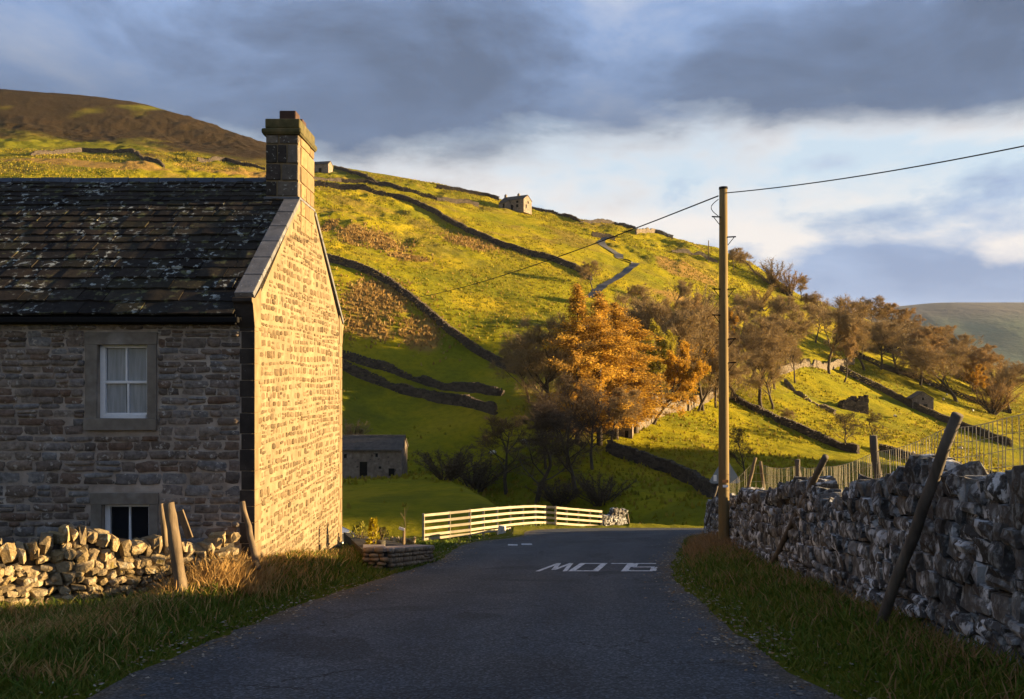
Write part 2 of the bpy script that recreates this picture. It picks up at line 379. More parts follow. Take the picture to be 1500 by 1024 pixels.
def terrain():
    th = np.r_[np.linspace(-180, -42, 40)[:-1], np.linspace(-42, -33, 25)[:-1], np.linspace(-33, 33, 760)[:-1], np.linspace(33, 42, 25)[:-1], np.linspace(42, 180, 41)]
    th = np.radians(th)
    r = np.r_[np.exp(np.linspace(math.log(1.2), math.log(60), 170))[:-1], np.arange(60, 450, 1.05), np.arange(450, 760, 3.2), np.exp(np.linspace(math.log(762), math.log(9000), 50))]
    T, Rr = np.meshgrid(th, r); X = Rr * np.sin(T); Y = Rr * np.cos(T)
    Z = height(np.where(Rr > 1400, X * 1400 / Rr, X), np.where(Rr > 1400, Y * 1400 / Rr, Y))
    Z = np.where(Rr > 900, Z * (1 - sstep(Rr, 900, 5000)) + (-20) * sstep(Rr, 900, 5000), Z)
    nr, nth = X.shape
    V = np.c_[X.ravel(), Y.ravel(), Z.ravel()]
    i = (np.arange(nr - 1)[:, None] * nth + np.arange(nth - 1)[None, :]).ravel()
    Fa = np.c_[i, i + 1, i + nth + 1, i + nth]
    # vegetation: R heather moor, G dry bents and bracken, B coarse dark grass; R and B also paint cloud shade high up
    z = Z.ravel(); x = V[:, 0]; y = V[:, 1]
    n1 = fbm(x / 40, y / 40, 4, 51); n2 = fbm(x / 9, y / 9, 4, 61); n3 = fbm(x / 22, y / 60, 3, 71)
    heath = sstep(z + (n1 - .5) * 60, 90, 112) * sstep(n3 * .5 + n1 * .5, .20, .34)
    dry = sstep(n2 * .6 + n1 * .4, .50, .62) * sstep(z, 22, 50) * .45
    for (u, v, ru, rv) in BRACKEN:
        p = ground_at(u, v); q = ground_at(u + ru, v); s_ = max(2.0, abs(q.x - p.x)); q = ground_at(u, v - rv); t_ = max(3.0, abs(q.y - p.y))
        g = ((x - p.x) / s_) ** 2 + ((y - p.y) / t_) ** 2
        dry = np.maximum(dry, (1 - sstep(g + (n2 - .5) * 1.6, .5, 1.1)))
    rank_shade = np.maximum(sstep(n2, .52, .66) * .7, np.maximum(1.3 * (1 - sstep(np.hypot(x, y), 34, 60)), .95 * sstep(z, 62, 88)))
    colr = np.c_[heath, dry, rank_shade, np.ones_like(z)]
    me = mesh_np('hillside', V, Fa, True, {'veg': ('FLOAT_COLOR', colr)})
    o = link(bpy.data.objects.new('hillside', me)); o['kind'] = 'structure'; tag(o, 'grassy valley side with fields rising to a brown heather moor', 'hillside')
    m, t, b = new_mat('grassland')
    geo = N('ShaderNodeNewGeometry', t); pos = geo.outputs['Position']
    at = N('ShaderNodeAttribute', t, attribute_name='veg'); sp = N('ShaderNodeSeparateColor', t); L(at.outputs['Color'], sp.inputs[0], t)
    nA = N('ShaderNodeTexNoise', t, i_Scale=0.05, i_Detail=8.0, i_Roughness=0.62); L(pos, nA.inputs['Vector'], t)
    nB = N('ShaderNodeTexNoise', t, i_Scale=0.9, i_Detail=7.0, i_Roughness=0.7); L(pos, nB.inputs['Vector'], t)
    nC = N('ShaderNodeTexNoise', t, i_Scale=4.5, i_Detail=5.0, i_Roughness=0.7); L(pos, nC.inputs['Vector'], t)
    g = ramp(t, nA.outputs[0], [(.32, GRASS[0]), (.52, GRASS[1]), (.68, GRASS[2])])
    g2 = ramp(t, nB.outputs[0], [(.3, (.6, .64, .55)), (.5, (1, 1, 1)), (.72, (1.35, 1.25, 1.1))])
    c = mixc(t, 0.8, g, g2, 'MULTIPLY')
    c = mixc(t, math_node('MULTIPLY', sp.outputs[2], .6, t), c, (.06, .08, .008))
    k = math_node('MULTIPLY', sp.outputs[1], math_node('MULTIPLY', math_node('SUBTRACT', math_node('ADD', nC.outputs[0], nB.outputs[0]), .62), 2.3), t, True)
    c = mixc(t, k, c, (.26, .155, .045))
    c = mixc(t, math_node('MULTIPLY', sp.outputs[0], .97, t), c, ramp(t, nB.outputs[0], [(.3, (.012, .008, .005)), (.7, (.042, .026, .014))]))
    L(c, b.inputs['Base Color'], t); b.inputs['Roughness'].default_value = .95; b.inputs['Specular IOR Level'].default_value = .05
    ad = math_node('ADD', math_node('MULTIPLY', nB.outputs[0], .7, t), math_node('MULTIPLY', nC.outputs[0], .4, t), t)
    bp = N('ShaderNodeBump', t, i_Strength=1.0, i_Distance=0.7); L(ad, bp.inputs['Height'], t); L(bp.outputs[0], b.inputs['Normal'], t)
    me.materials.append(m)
GRASS = [(.15, .155, .006), (.25, .215, .007), (.33, .25, .012)]
BRACKEN = [(520, 345, 30, 12), (560, 352, 45, 10), (595, 372, 35, 6), (690, 355, 40, 8), (550, 440, 60, 30), (620, 490, 40, 22), (540, 480, 50, 15), (480, 330, 14, 10),
           (1010, 400, 40, 12), (1000, 440, 40, 10), (120, 240, 200, 6), (330, 250, 120, 5)]
terrain()

# far moor across the valley
def far_hill():
    nx, ny = 160, 40; X = np.linspace(300, 4200, nx); Y = np.linspace(2000, 4200, ny); XX, YY = np.meshgrid(X, Y)
    top = 236 + 18 * sstep(XX, 1250, 1500) - 30 * sstep(XX, 1800, 3800)
    prof = sstep(YY, 2000, 3050) ** .8
    side = sstep(XX, 900, 1280)
    Z = -30 + (top + 30) * prof * side + (fbm(XX / 300, YY / 300, 4, 3) - .5) * 40 * prof * (1 - prof) * 2
    V = np.c_[XX.ravel(), YY.ravel(), Z.ravel()]
    i = (np.arange(ny - 1)[:, None] * nx + np.arange(nx - 1)[None, :]).ravel()
    me = mesh_np('far_hill', V, np.c_[i, i + 1, i + nx + 1, i + nx], True)
    m = mk('far_moor', [(.05, .09, .06), (.07, .115, .075), (.09, .12, .08)], nscale=.006, namp=.5, bump=.4, bscale=.02, bdist=20)
    t = m.node_tree; b = [n for n in t.nodes if n.type == 'BSDF_PRINCIPLED'][0]
    src = b.inputs['Base Color'].links[0].from_socket
    geo = N('ShaderNodeNewGeometry', t); s3 = N('ShaderNodeSeparateXYZ', t); L(geo.outputs['Position'], s3.inputs[0], t)
    k = math_node('MULTIPLY', math_node('SUBTRACT', s3.outputs[2], 150), 1 / 50, t, True)
    L(mixc(t, k, src, (.075, .072, .07)), b.inputs['Base Color'], t)
    me.materials.append(m)
    o = link(bpy.data.objects.new('far_hill', me)); o['kind'] = 'structure'
far_hill()

# road
def road():
    n = len(RLd); k = 16; V = []; rr = random.Random(3)
    for i in range(n):
        a = Vector((*RLd[i], 0)); b = Vector((*RRd[i], 0)); w_ = (b - a).length
        for j in range(k + 1):
            t = j / k; p = a.lerp(b, t)
            if j in (0, k): p += (b - a).normalized() * rr.uniform(-.07, .07)
            V.append((p.x, p.y, float(plane_z(np.array(p.y))) ))
    i = (np.arange(n - 1)[:, None] * (k + 1) + np.arange(k)[None, :]).ravel()
    tt = np.tile(np.linspace(0, 1, k + 1), n); me = mesh_np('road', V, np.c_[i, i + 1, i + k + 2, i + k + 1], True, {'across': ('FLOAT', tt)})
    m, t, b = new_mat('asphalt')
    geo = N('ShaderNodeNewGeometry', t); pos = geo.outputs['Position']
    n1 = N('ShaderNodeTexNoise', t, i_Scale=.7, i_Detail=6.0, i_Roughness=.6); L(pos, n1.inputs['Vector'], t)
    n2 = N('ShaderNodeTexVoronoi', t, i_Scale=48.0); L(pos, n2.inputs['Vector'], t)
    n3 = N('ShaderNodeTexNoise', t, i_Scale=.22, i_Detail=4.0); L(pos, n3.inputs['Vector'], t)
    c = ramp(t, n1.outputs[0], [(.3, (.030, .035, .041)), (.55, (.042, .048, .056)), (.75, (.058, .063, .070))])
    c = mixc(t, math_node('MULTIPLY', math_node('SUBTRACT', n3.outputs[0], .55), 5, t, True), c, (.044, .038, .034))
    ac = N('ShaderNodeAttribute', t, attribute_name='across').outputs['Fac']
    edge = math_node('ABSOLUTE', math_node('MULTIPLY', math_node('SUBTRACT', ac, .5), 2.0))
    n5 = N('ShaderNodeTexNoise', t, i_Scale=1.6, i_Detail=6.0, i_Roughness=.65); L(pos, n5.inputs['Vector'], t)
    mud = math_node('MULTIPLY', math_node('SUBTRACT', math_node('ADD', edge, math_node('MULTIPLY', math_node('SUBTRACT', n5.outputs[0], .5), .55)), .86), 6.0, t, True)
    wave = math_node('MULTIPLY', math_node('ADD', math_node('COSINE', math_node('MULTIPLY', ac, 25.13)), 1.0), .5)      # wheel tracks worn paler
    c = mixc(t, math_node('MULTIPLY', wave, math_node('MULTIPLY', n5.outputs[0], .55)), c, (.075, .077, .08))
    n6 = N('ShaderNodeTexNoise', t, i_Scale=.35, i_Detail=2.0, i_Distortion=1.2); L(pos, n6.inputs['Vector'], t)
    c = mixc(t, math_node('MULTIPLY', math_node('SUBTRACT', n6.outputs[0], .57), 25.0, t, True), c, (.032, .036, .041))   # newer dark patches
    vc = N('ShaderNodeTexVoronoi', t, feature='DISTANCE_TO_EDGE', i_Scale=.55); wv = N('ShaderNodeVectorMath', t, operation='ADD'); L(pos, wv.inputs[0], t); L(n5.outputs['Color'], wv.inputs[1], t); L(wv.outputs[0], vc.inputs['Vector'], t)
    crack = math_node('LESS_THAN', vc.outputs['Distance'], .008)
    c = mixc(t, math_node('MULTIPLY', crack, math_node('MULTIPLY', math_node('SUBTRACT', n1.outputs[0], .42), 6.0, t, True)), c, (.012, .012, .013))
    c = mixc(t, math_node('MULTIPLY', mud, .85), c, (.07, .052, .032))
    ch = ramp(t, n2.outputs['Color'], [(0.1, (.4, .4, .4)), (.6, (1, 1, 1)), (.92, (2.6, 2.6, 2.6))])
    c = mixc(t, .8, c, ch, 'MULTIPLY'); L(c, b.inputs['Base Color'], t)
    b.inputs['Roughness'].default_value = .85; b.inputs['Specular IOR Level'].default_value = .2
    bp = N('ShaderNodeBump', t, i_Strength=.8, i_Distance=.006); L(n2.outputs['Distance'], bp.inputs['Height'], t); L(bp.outputs[0], b.inputs['Normal'], t)
    me.materials.append(m)
    o = link(bpy.data.objects.new('road', me)); o['kind'] = 'structure'
road()
def road_z(x, y): return float(plane_z(np.array(y)))
def road_text():
    worn = mk('worn_road_paint', [(.55, .56, .57), (.42, .43, .44)], nscale=9, namp=.35, rough=.8, bump=.1, spots=((.09, .09, .10), 14, .56, .06))
    yA, yB = 17.9, 20.0       # near and far ends of the letters
    def stroke(mb, poly):
        vs = []
        for (x, y) in poly:
            yy = yA + (yB - yA) * y; xx = x + 0.20 * (yy - 19); vs.append((xx, yy, road_z(xx, yy) + .006))
        mb.add(vs, [tuple(range(len(vs)))])
    root = empty('road_marking', (0, 0, 0)); tag(root, 'white upside-down SLOW lettering painted on the dark road', 'road marking')
    def bar(mb, x0, y0, x1, y1, hw=.10, hh=.10):
        hw *= .95
        # bar between two points in letter space
        d = Vector((x1 - x0, (y1 - y0) * 2.1)); n = Vector((-d.y, d.x)).normalized()
        a = n * hw; stroke(mb, [(x0 + a.x, y0 + a.y / 2.1), (x0 - a.x, y0 - a.y / 2.1), (x1 - a.x, y1 - a.y / 2.1), (x1 + a.x, y1 + a.y / 2.1)])
    # text turned through 180 degrees: letter tops towards the camera
    xs = dict(W=(0.74, 1.30), O=(1.43, 1.92), L=(2.08, 2.52), S=(2.64, 3.10))
    a, b = xs['W']; mb = MB(); m_ = (a + b) / 2; q = (b - a) / 4
    for (p0, p1) in (((a, 0), (a + q, 1)), ((a + q, 1), (m_, .15)), ((m_, .15), (b - q, 1)), ((b - q, 1), (b, 0))): bar(mb, *p0, *p1, hw=.048)
    mb.build('letter_w', worn, root)
    a, b = xs['O']; mb = MB(); bar(mb, a, 0, a, 1, .07); bar(mb, b, 0, b, 1, .07); bar(mb, a, .05, b, .05, .10); bar(mb, a, .95, b, .95, .10); mb.build('letter_o', worn, root)
    a, b = xs['L']; mb = MB(); bar(mb, b, 0, b, 1, .07); bar(mb, a, .95, b, .95, .10); mb.build('letter_l', worn, root)
    a, b = xs['S']; mb = MB()
    for y in (.05, .5, .95): bar(mb, a, y, b, y, .10)
    bar(mb, a, .05, a, .5, .07) if False else None
    bar(mb, b, .05, b, .5, .07); bar(mb, a, .5, a, .95, .07); bar(mb, a, .02, a, .14, .07); mb.build('letter_s', worn, root)
    mb = MB()
    for (u0, u1, v) in ((744, 758, 798.2), (764, 779, 797.2)):
        x0, y0 = onplane(u0, v + 1.2); x1, y1 = onplane(u1, v - .6)
        mb.add([(x0, y0, road_z(x0, y0) + .008), (x1, y0, road_z(x1, y0) + .008), (x1, y1, road_z(x1, y1) + .008), (x0, y1, road_z(x0, y1) + .008)], [(0, 1, 2, 3)])
    o = mb.build('paint_remnant', worn); tag(o, 'short worn white paint remnant on the road before the fence', 'road marking')
road_text()
# ------------------------------------------------------------------ stones
def stone_mesh(name, seed, power=4.0, jit=0.14, smooth=True):
    """an irregular rounded block in a unit box (-1..1), 48 triangles"""
    r = random.Random(seed); idx = {}; V = []; Fs = []
    def vid(p):
        if p not in idx:
            q = Vector(p); n = (abs(q.x) ** power + abs(q.y) ** power + abs(q.z) ** power) ** (1 / power)
            q = q / n + Vector((r.uniform(-jit, jit), r.uniform(-jit, jit), r.uniform(-jit, jit)))
            idx[p] = len(V); V.append(tuple(q))
        return idx[p]
    for ax in range(3):
        for sg in (-1, 1):
            for i in (-1, 0):
                for j in (-1, 0):
                    c = []
                    for (a, b) in ((i, j), (i + 1, j), (i + 1, j + 1), (i, j + 1)):
                        p = [0, 0, 0]; p[ax] = sg; p[(ax + 1) % 3] = a; p[(ax + 2) % 3] = b; c.append(vid(tuple(p)))
                    Fs.append(tuple(c) if sg > 0 else tuple(c[::-1]))
    me = bpy.data.meshes.new(name); me.from_pydata(V, [], Fs); me.update()
    me.polygons.foreach_set('use_smooth', [smooth] * len(Fs))
    return me, np.array(V), np.array(Fs)
class StoneSet:
    def __init__(s, name, seed, n, power, jit, mat_obj, mat_attr, smooth=True):
        s.smooth = smooth; s.var = [stone_mesh(name, seed + i, power, jit, smooth) for i in range(n)]
        for m in s.var: m[0].materials.append(mat_obj)
        s.mat_attr = mat_attr
    def place(s, cells, parent, limit, name='stone', rest='stones', seed=1):
        """cells: (matrix, size_key). the `limit` largest become pieces of their own, the rest one mesh"""
        r = random.Random(seed); cells = sorted(cells, key=lambda c: -c[1])
        V = []; Fa = []; rn = []; base = 0
        for k, (M, _) in enumerate(cells):
            me, v, f = s.var[r.randrange(len(s.var))]
            if k < limit:
                o = bpy.data.objects.new(name, me); link(o, parent); o.matrix_local = M
            else:
                A = np.array(M); q = v @ A[:3, :3].T + A[:3, 3]
                V.append(q); Fa.append(f + base); base += len(v); rn.append(np.full(len(v), r.random()))
        if V:
            me = mesh_np(rest, np.vstack(V), np.vstack(Fa), s.smooth, {'rnd': ('FLOAT', np.concatenate(rn))})
            me.materials.append(s.mat_attr); o = link(bpy.data.objects.new(rest, me), parent); o['kind'] = 'stuff'
def frame(pos, tan, nor, size, r, tilt=0.06):
    """matrix with local x along tan, y along the outward normal, z up"""
    up = tan.cross(nor); up = up if up.z > 0 else -up
    M = Matrix((tan, nor, up)).transposed().to_4x4()
    E = Matrix.Rotation(r.gauss(0, tilt), 4, 'Y') @ Matrix.Rotation(r.gauss(0, tilt), 4, 'X') @ Matrix.Rotation(r.gauss(0, tilt), 4, 'Z')
    return Matrix.Translation(pos) @ M @ E @ Matrix.Diagonal((size[0] / 2, size[1] / 2, size[2] / 2, 1))
def courses(s0, s1, z0, z1, hr, wr, r, wav=0.0):
    z = z0
    while z < z1:
        h = r.uniform(*hr) ; s = s0 - r.uniform(0, wr[1])
        ph = r.uniform(0, 6)
        while s < s1:
            w_ = r.uniform(*wr) * (0.8 + 0.35 * h / hr[1]); 
            if r.random() < .16 and h > .11:      # two thin stones one above the other
                yield s + w_ / 2, z + h * .27, w_, h * .5; yield s + w_ / 2, z + h * .76, w_, h * .46
            else:
                yield s + w_ / 2, z + h / 2 + wav * math.sin(s * 1.7 + ph), w_, h
            s += w_
        z += h

front_pal = [(.10, .08, .066), (.16, .125, .10), (.20, .165, .135), (.13, .12, .115), (.20, .195, .19), (.14, .09, .062), (.23, .19, .155), (.08, .066, .058)]
lich = ((.36, .33, .29), 10, .60, .05)
m_front_o = mk('house_rubble', front_pal, 'object', nscale=13, namp=.8, bump=1.0, bscale=24, bdist=.03, spots=lich)
m_front_a = mk('house_rubble_far', front_pal, 'attr', nscale=13, namp=.8, bump=1.0, bscale=24, bdist=.03, spots=lich)
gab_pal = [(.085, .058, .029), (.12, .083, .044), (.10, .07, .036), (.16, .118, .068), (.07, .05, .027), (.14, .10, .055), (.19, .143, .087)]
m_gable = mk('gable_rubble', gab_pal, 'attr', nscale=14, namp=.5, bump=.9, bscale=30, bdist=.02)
m_mortar_f = mk('lime_mortar_front', [(.36, .31, .255), (.27, .225, .185), (.44, .39, .34)], nscale=5, namp=.4, bump=.8, bscale=40, bdist=.012)
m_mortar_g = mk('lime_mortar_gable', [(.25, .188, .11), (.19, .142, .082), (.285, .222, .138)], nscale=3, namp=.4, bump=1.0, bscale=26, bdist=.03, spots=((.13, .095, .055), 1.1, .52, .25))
m_dressed = mk('dressed_sandstone', [(.20, .175, .145), (.15, .13, .105), (.235, .215, .19)], nscale=7, namp=.35, bump=.4, bscale=60, bdist=.006)
m_dressed_warm = mk('warm_sandstone', [(.40, .32, .20), (.30, .235, .14), (.45, .37, .25)], nscale=5, namp=.35, bump=.4, bscale=50, bdist=.006)
m_quoin = mk('quoin_sandstone', [(.19, .135, .072), (.14, .10, .053), (.22, .16, .09)], nscale=5, namp=.4, bump=.5, bscale=40, bdist=.01)
m_quoin_black = mk('black_quoin', [(.022, .018, .016), (.05, .04, .033)], nscale=9, namp=.5, bump=.4, bscale=50, spots=((.30, .30, .29), 22, .70, .03))
slate_pal = [(.013, .010, .008), (.024, .019, .015), (.034, .029, .021), (.018, .016, .014), (.027, .021, .016), (.024, .022, .013)]
sl = dict(nscale=8, namp=.6, bump=.6, bscale=22, bdist=.01, spots=((.085, .085, .040), 5.0, .58, .08), spots2=((.34, .36, .33), 9, .57, .05, 1.3), spec=.1, rough=.9)
m_slate_o = mk('stone_slate', slate_pal, 'object', **sl); m_slate_a = mk('stone_slate_far', slate_pal, 'attr', **sl)
m_white = mk('white_paint', [(.74, .75, .76), (.66, .67, .69)], nscale=12, namp=.1, rough=.5, bump=.08)
m_iron = mk('black_iron', [(.010, .010, .011)], nscale=20, namp=.3, rough=.8, bump=.1, spec=.08)
m_cope = mk('coping_stone', [(.10, .105, .115), (.135, .135, .14), (.085, .085, .09)], nscale=6, namp=.4, bump=.5, bscale=30, spots=((.36, .37, .37), 13, .65, .04))
m_moss = mk('mossy_stone', [(.095, .078, .034), (.065, .058, .024), (.13, .10, .048)], nscale=9, namp=.5, bump=.6, bscale=40)
m_pot = mk('chimney_pot_clay', [(.045, .026, .02), (.07, .04, .03)], nscale=12, namp=.3, bump=.2)
m_lead = mk('ridge_stone', [(.045, .055, .075), (.065, .075, .095)], nscale=9, namp=.4, bump=.3, spots=((.25, .27, .30), 16, .66, .04))
def glass_mat(name, col, rough=.08):
    m, t, b = new_mat(name); b.inputs['Base Color'].default_value = (*col, 1); b.inputs['Roughness'].default_value = rough
    b.inputs['Specular IOR Level'].default_value = .6; return m
m_pane = glass_mat('dark_window_glass', (.012, .014, .018)); 
m_blind = mk('white_blind_behind_glass', [(.30, .32, .34), (.22, .24, .265)], nscale=2.5, namp=.45, rough=.2, bump=0, spec=.6, stretch=(9, 1, .8))

# ------------------------------------------------------------------ the cottage
HX, HY, HD, HL = -4.06, 13.76, 7.05, 7.4     # gable plane x, front plane y, depth, length to the left
ZB = -3.3; ZE = 2.62; ZR = 5.42; YR = HY + HD / 2; HF = HY + HD
hs = empty('stone_cottage', (0, 0, 0)); tag(hs, 'two-storey rubble stone cottage with slate roof and sunlit gable at left', 'house')
def fx(u): return (u - U0) / F * HY
def fz(v): return EYE - (v - VH) / F * HY
def build_cottage():
    r = random.Random(11)
    wins = [(fx(125), fx(231), fz(630), fz(487), fx(143), fx(216), fz(613), fz(505)),
            (fx(133), fx(233), fz(850), fz(722), fx(150), fx(219), fz(835), fz(739))]
    # front wall as a slab of mortar with two window openings
    mb = MB(); x0, x1 = HX - HL, HX - .03; xs = sorted([x0, x1] + [w_[4] for w_ in wins] + [w_[5] for w_ in wins]); zs = sorted([ZB, ZE] + [w_[6] for w_ in wins] + [w_[7] for w_ in wins])
    for i in range(len(xs) - 1):
        for j in range(len(zs) - 1):
            cx, cz = (xs[i] + xs[i + 1]) / 2, (zs[j] + zs[j + 1]) / 2
            if any(w_[4] < cx < w_[5] and w_[6] < cz < w_[7] for w_ in wins): continue
            mb.box((cx, HY + .25, cz), (xs[i + 1] - xs[i], .5, zs[j + 1] - zs[j]))
    fw = mb.build('front_wall', m_mortar_f, hs)
    ss = StoneSet('wall_stone', 100, 14, 6.0, .17, m_front_o, m_front_a)
    cells = []; rest = []
    for s, z, w_, h in courses(x0, x1 - .20, ZB + .9, ZE - .02, (.085, .20), (.17, .46), r, .012):
        if s + w_ / 2 > x1 - .31: w_ = (x1 - .19 - (s - w_ / 2)); s = x1 - .19 - w_ / 2
        for w2 in wins:                       # stones are cut to butt against the window surrounds
            if z + h * .35 > w2[2] and z - h * .35 < w2[3]:
                lo_, hi_ = s - w_ / 2, s + w_ / 2
                if hi_ > w2[0] and lo_ < w2[1]:
                    if lo_ < w2[0] - .05: hi_ = w2[0] - .008
                    elif hi_ > w2[1] + .05: lo_ = w2[1] + .008
                    else: lo_ = hi_ = 0
                    s, w_ = (lo_ + hi_) / 2, hi_ - lo_
        if w_ < .05: continue
        M = frame(Vector((s, HY + .012, z)), Vector((1, 0, 0)), Vector((0, -1, 0)), (w_ * .97, .055 + r.uniform(-.02, .04), h * .93), r, .03)
        vis = s > -8.2 and z > -1.2
        (cells if vis else rest).append((M, w_ * h if vis else 0))
    ss.place(cells + rest, fw, 300, rest='rubble_stones', seed=5)
    # gable wall
    poly_ = [(HX, HY + .02, ZB), (HX, HF - .02, ZB), (HX, HF - .02, ZE + .05), (HX, YR, ZR - .05), (HX, HY + .02, ZE + .05)]
    gw = MB().prism(poly_, (-.5, 0, 0)).build('gable_wall', m_mortar_g, hs)
    cells = []
    for s, z, w_, h in courses(HY + .2, HF - .2, ZB + .7, ZR, (.05, .19), (.07, .30), r, .022):
        top = ZE + (ZR - ZE) * (1 - abs(s - YR) / (HD / 2)) - .12
        if z + h / 2 > top or s < HY + .3 or s > HF - .32: continue
        if r.random() < .06: continue
        cells.append((frame(Vector((HX - .012, s, z)), Vector((0, 1, 0)), Vector((1, 0, 0)), (w_ * r.uniform(.72, .94), .052 + r.uniform(-.025, .028), h * r.uniform(.62, .88)), r, .05), 0))
    gs = StoneSet('gable_stone', 140, 12, 3.4, .17, m_gable, m_gable); gs.place(cells, gw, 0, rest='gable_rubble', seed=8)
    # rear and left walls
    MB().box((HX - HL / 2 - .25, HF - .26, (ZB + ZE) / 2), (HL - .5, .5, ZE - ZB)).build('rear_wall', m_mortar_f, hs)
    MB().prism([(HX - HL, HY + .51, ZB), (HX - HL, HF - .52, ZB), (HX - HL, HF - .52, ZE), (HX - HL, YR, ZR - .15), (HX - HL, HY + .51, ZE)], (.45, 0, 0)).build('end_wall', m_mortar_f, hs)
    # corner quoins, their front faces in the black material
    z = ZB + .8; k = 0; mats = [m_quoin, m_quoin_black]
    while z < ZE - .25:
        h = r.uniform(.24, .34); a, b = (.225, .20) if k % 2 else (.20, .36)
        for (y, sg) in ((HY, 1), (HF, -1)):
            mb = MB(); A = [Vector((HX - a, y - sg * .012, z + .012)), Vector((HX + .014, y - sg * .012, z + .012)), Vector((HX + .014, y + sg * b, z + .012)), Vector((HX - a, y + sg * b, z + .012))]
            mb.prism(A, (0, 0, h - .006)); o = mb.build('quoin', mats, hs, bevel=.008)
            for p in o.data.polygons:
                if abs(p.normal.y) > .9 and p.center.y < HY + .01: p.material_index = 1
        z += h; k += 1
    # windows
    for i, (a0, a1, b0, b1, c0, c1, d0, d1) in enumerate(wins):
        wn = empty('window', (0, 0, 0)); wn.parent = hs
        def bx(name, xa, xb, za, zb, ya, yb, mat=m_dressed, bev=.008):
            return MB().box(((xa + xb) / 2, HY + (ya + yb) / 2, (za + zb) / 2), (xb - xa, yb - ya, zb - za), jit=.004).build(name, mat, wn, bevel=bev)
        bx('lintel', a0, a1, d1, b1, -.035, .2); bx('sill', a0, a1, b0, d0, -.075, .2)
        bx('jamb', a0 + .01, c0, d0, d1, -.032, .2); bx('jamb', c1, a1 - .01, d0, d1, -.032, .2)
        w_ = .05; yf = .085
        bx('frame_stile', c0, c0 + w_ + .03, d0, d1, yf, yf + .07, m_white, .005); bx('frame_stile', c1 - w_, c1, d0, d1, yf, yf + .07, m_white, .005)
        ca, cb = c0 + w_ + .03, c1 - w_
        bx('frame_rail', ca, cb, d1 - w_, d1, yf, yf + .07, m_white, .005); bx('frame_rail', ca, cb, d0, d0 + .055, yf - .012, yf + .07, m_white, .005)
        zm = (d0 + d1) / 2 - .01 if i == 0 else d1 - .62
        bx('meeting_rail', ca, cb, zm - .022, zm + .022, yf + .005, yf + .075, m_white, .004)
        cm = (ca + cb) / 2
        bx('glazing_bar', cm - .014, cm + .014, zm + .022, d1 - w_, yf + .02, yf + .065, m_white, .003); bx('glazing_bar', cm + .012, cm + .04, d0 + .055, zm - .022, yf + .015, yf + .06, m_white, .003)
        bx('sash_rail', ca, cb, d0 + .055, d0 + .085, yf + .012, yf + .065, m_white, .003)
        for (xa, xb) in ((ca, cm), (cm, cb)):
            for (za, zb) in ((zm, d1 - w_), (d0 + .07, zm)):
                bx('pane', xa + .012, xb - .012, za + .015, zb - .004, yf + .05, yf + .055, m_blind if i == 0 else m_pane, 0)
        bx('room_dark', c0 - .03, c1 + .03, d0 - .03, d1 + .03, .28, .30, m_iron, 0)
    # roof: deck, slates in diminishing courses, ridge
    rf = empty('roof', (0, 0, 0)); rf.parent = hs
    ya, za, yb, zb = HY - .16, ZE - .10, YR, ZR; xr = HX - .26; xl = HX - HL
    th = .06
    sl_dir = Vector((0, yb - ya, zb - za)); LEN = sl_dir.length; sl_dir.normalize(); nrm = Vector((0, -sl_dir.z, sl_dir.y))
    MB().prism([(xl, ya + .05, za - .02), (xr + .08, ya + .05, za - .02), (xr + .08, yb, zb - .03), (xl, yb, zb - .03)], -nrm * th).build('roof_deck', m_iron, rf)
    MB().prism([(xl, HF + .1, za), (xr + .08, HF + .1, za), (xr + .08, yb, zb - .03), (xl, yb, zb - .03)], Vector((0, .05, .06))).build('rear_roof_slope', m_slate_a, rf)
    def slate(name, seed):
        q = random.Random(seed); n = 4; V = []
        for i in range(n + 1):
            x = -1 + 2 * i / n
            lo = -1 + q.uniform(-.05, .05)
            V += [(x, lo, -1 + q.uniform(-.2, .2)), (x, lo + .02, 1 + q.uniform(-.35, .35)), (x, 1, -.6), (x, 1, .0)]
        Fs = []
        for i in range(n):
            a, b = i * 4, i * 4 + 4
            Fs += [(a, b, b + 1, a + 1), (a + 1, b + 1, b + 3, a + 3), (a + 2, a + 3, b + 3, b + 2), (a, a + 2, b + 2, b)]
        Fs += [(0, 1, 3, 2), (n * 4, n * 4 + 2, n * 4 + 3, n * 4 + 1)]
        me = bpy.data.meshes.new(name); me.from_pydata(V, [], Fs); me.update(); me.materials.append(m_slate_o)
        bm = bmesh.new(); bm.from_mesh(me); bmesh.ops.recalc_face_normals(bm, faces=bm.faces); bm.to_mesh(me); bm.free()
        return me
    sv = [slate('slate', i) for i in range(8)]
    t = 0.0; n_row = 0; mbx = MB(); cnt = 0; total = []
    while t < LEN - .05:
        f = t / LEN; ex = .36 * (1 - f) + .15 * f; ex *= r.uniform(.92, 1.08)
        x = xl - r.uniform(0, .3)
        while x < xr:
            w_ = r.uniform(.34, .72) * (1 - .42 * f)
            if x + w_ > xr - .08: w_ = xr - x
            tot = min(ex * 1.9, LEN - t + .05)
            c = Vector((x + w_ / 2, ya, za)) + sl_dir * (t + tot / 2 - .03) + nrm * (.045 + r.uniform(-.006, .012))
            tilt = Matrix.Rotation(-.05 - r.uniform(0, .02), 4, 'X') @ Matrix.Rotation(r.gauss(0, .008), 4, 'Z') @ Matrix.Rotation(r.gauss(0, .008), 4, 'Y')
            M = Matrix.Translation(c) @ Matrix((Vector((1, 0, 0)), sl_dir, nrm)).transposed().to_4x4() @ tilt @ Matrix.Diagonal((w_ / 2 - .004, tot / 2, .011 + r.uniform(0, .006), 1))
            u_ = U0 + c.x / c.y * F
            total.append((M, u_ > -20)); x += w_
        t += ex
    vis = [m_ for m_, k_ in total if k_]
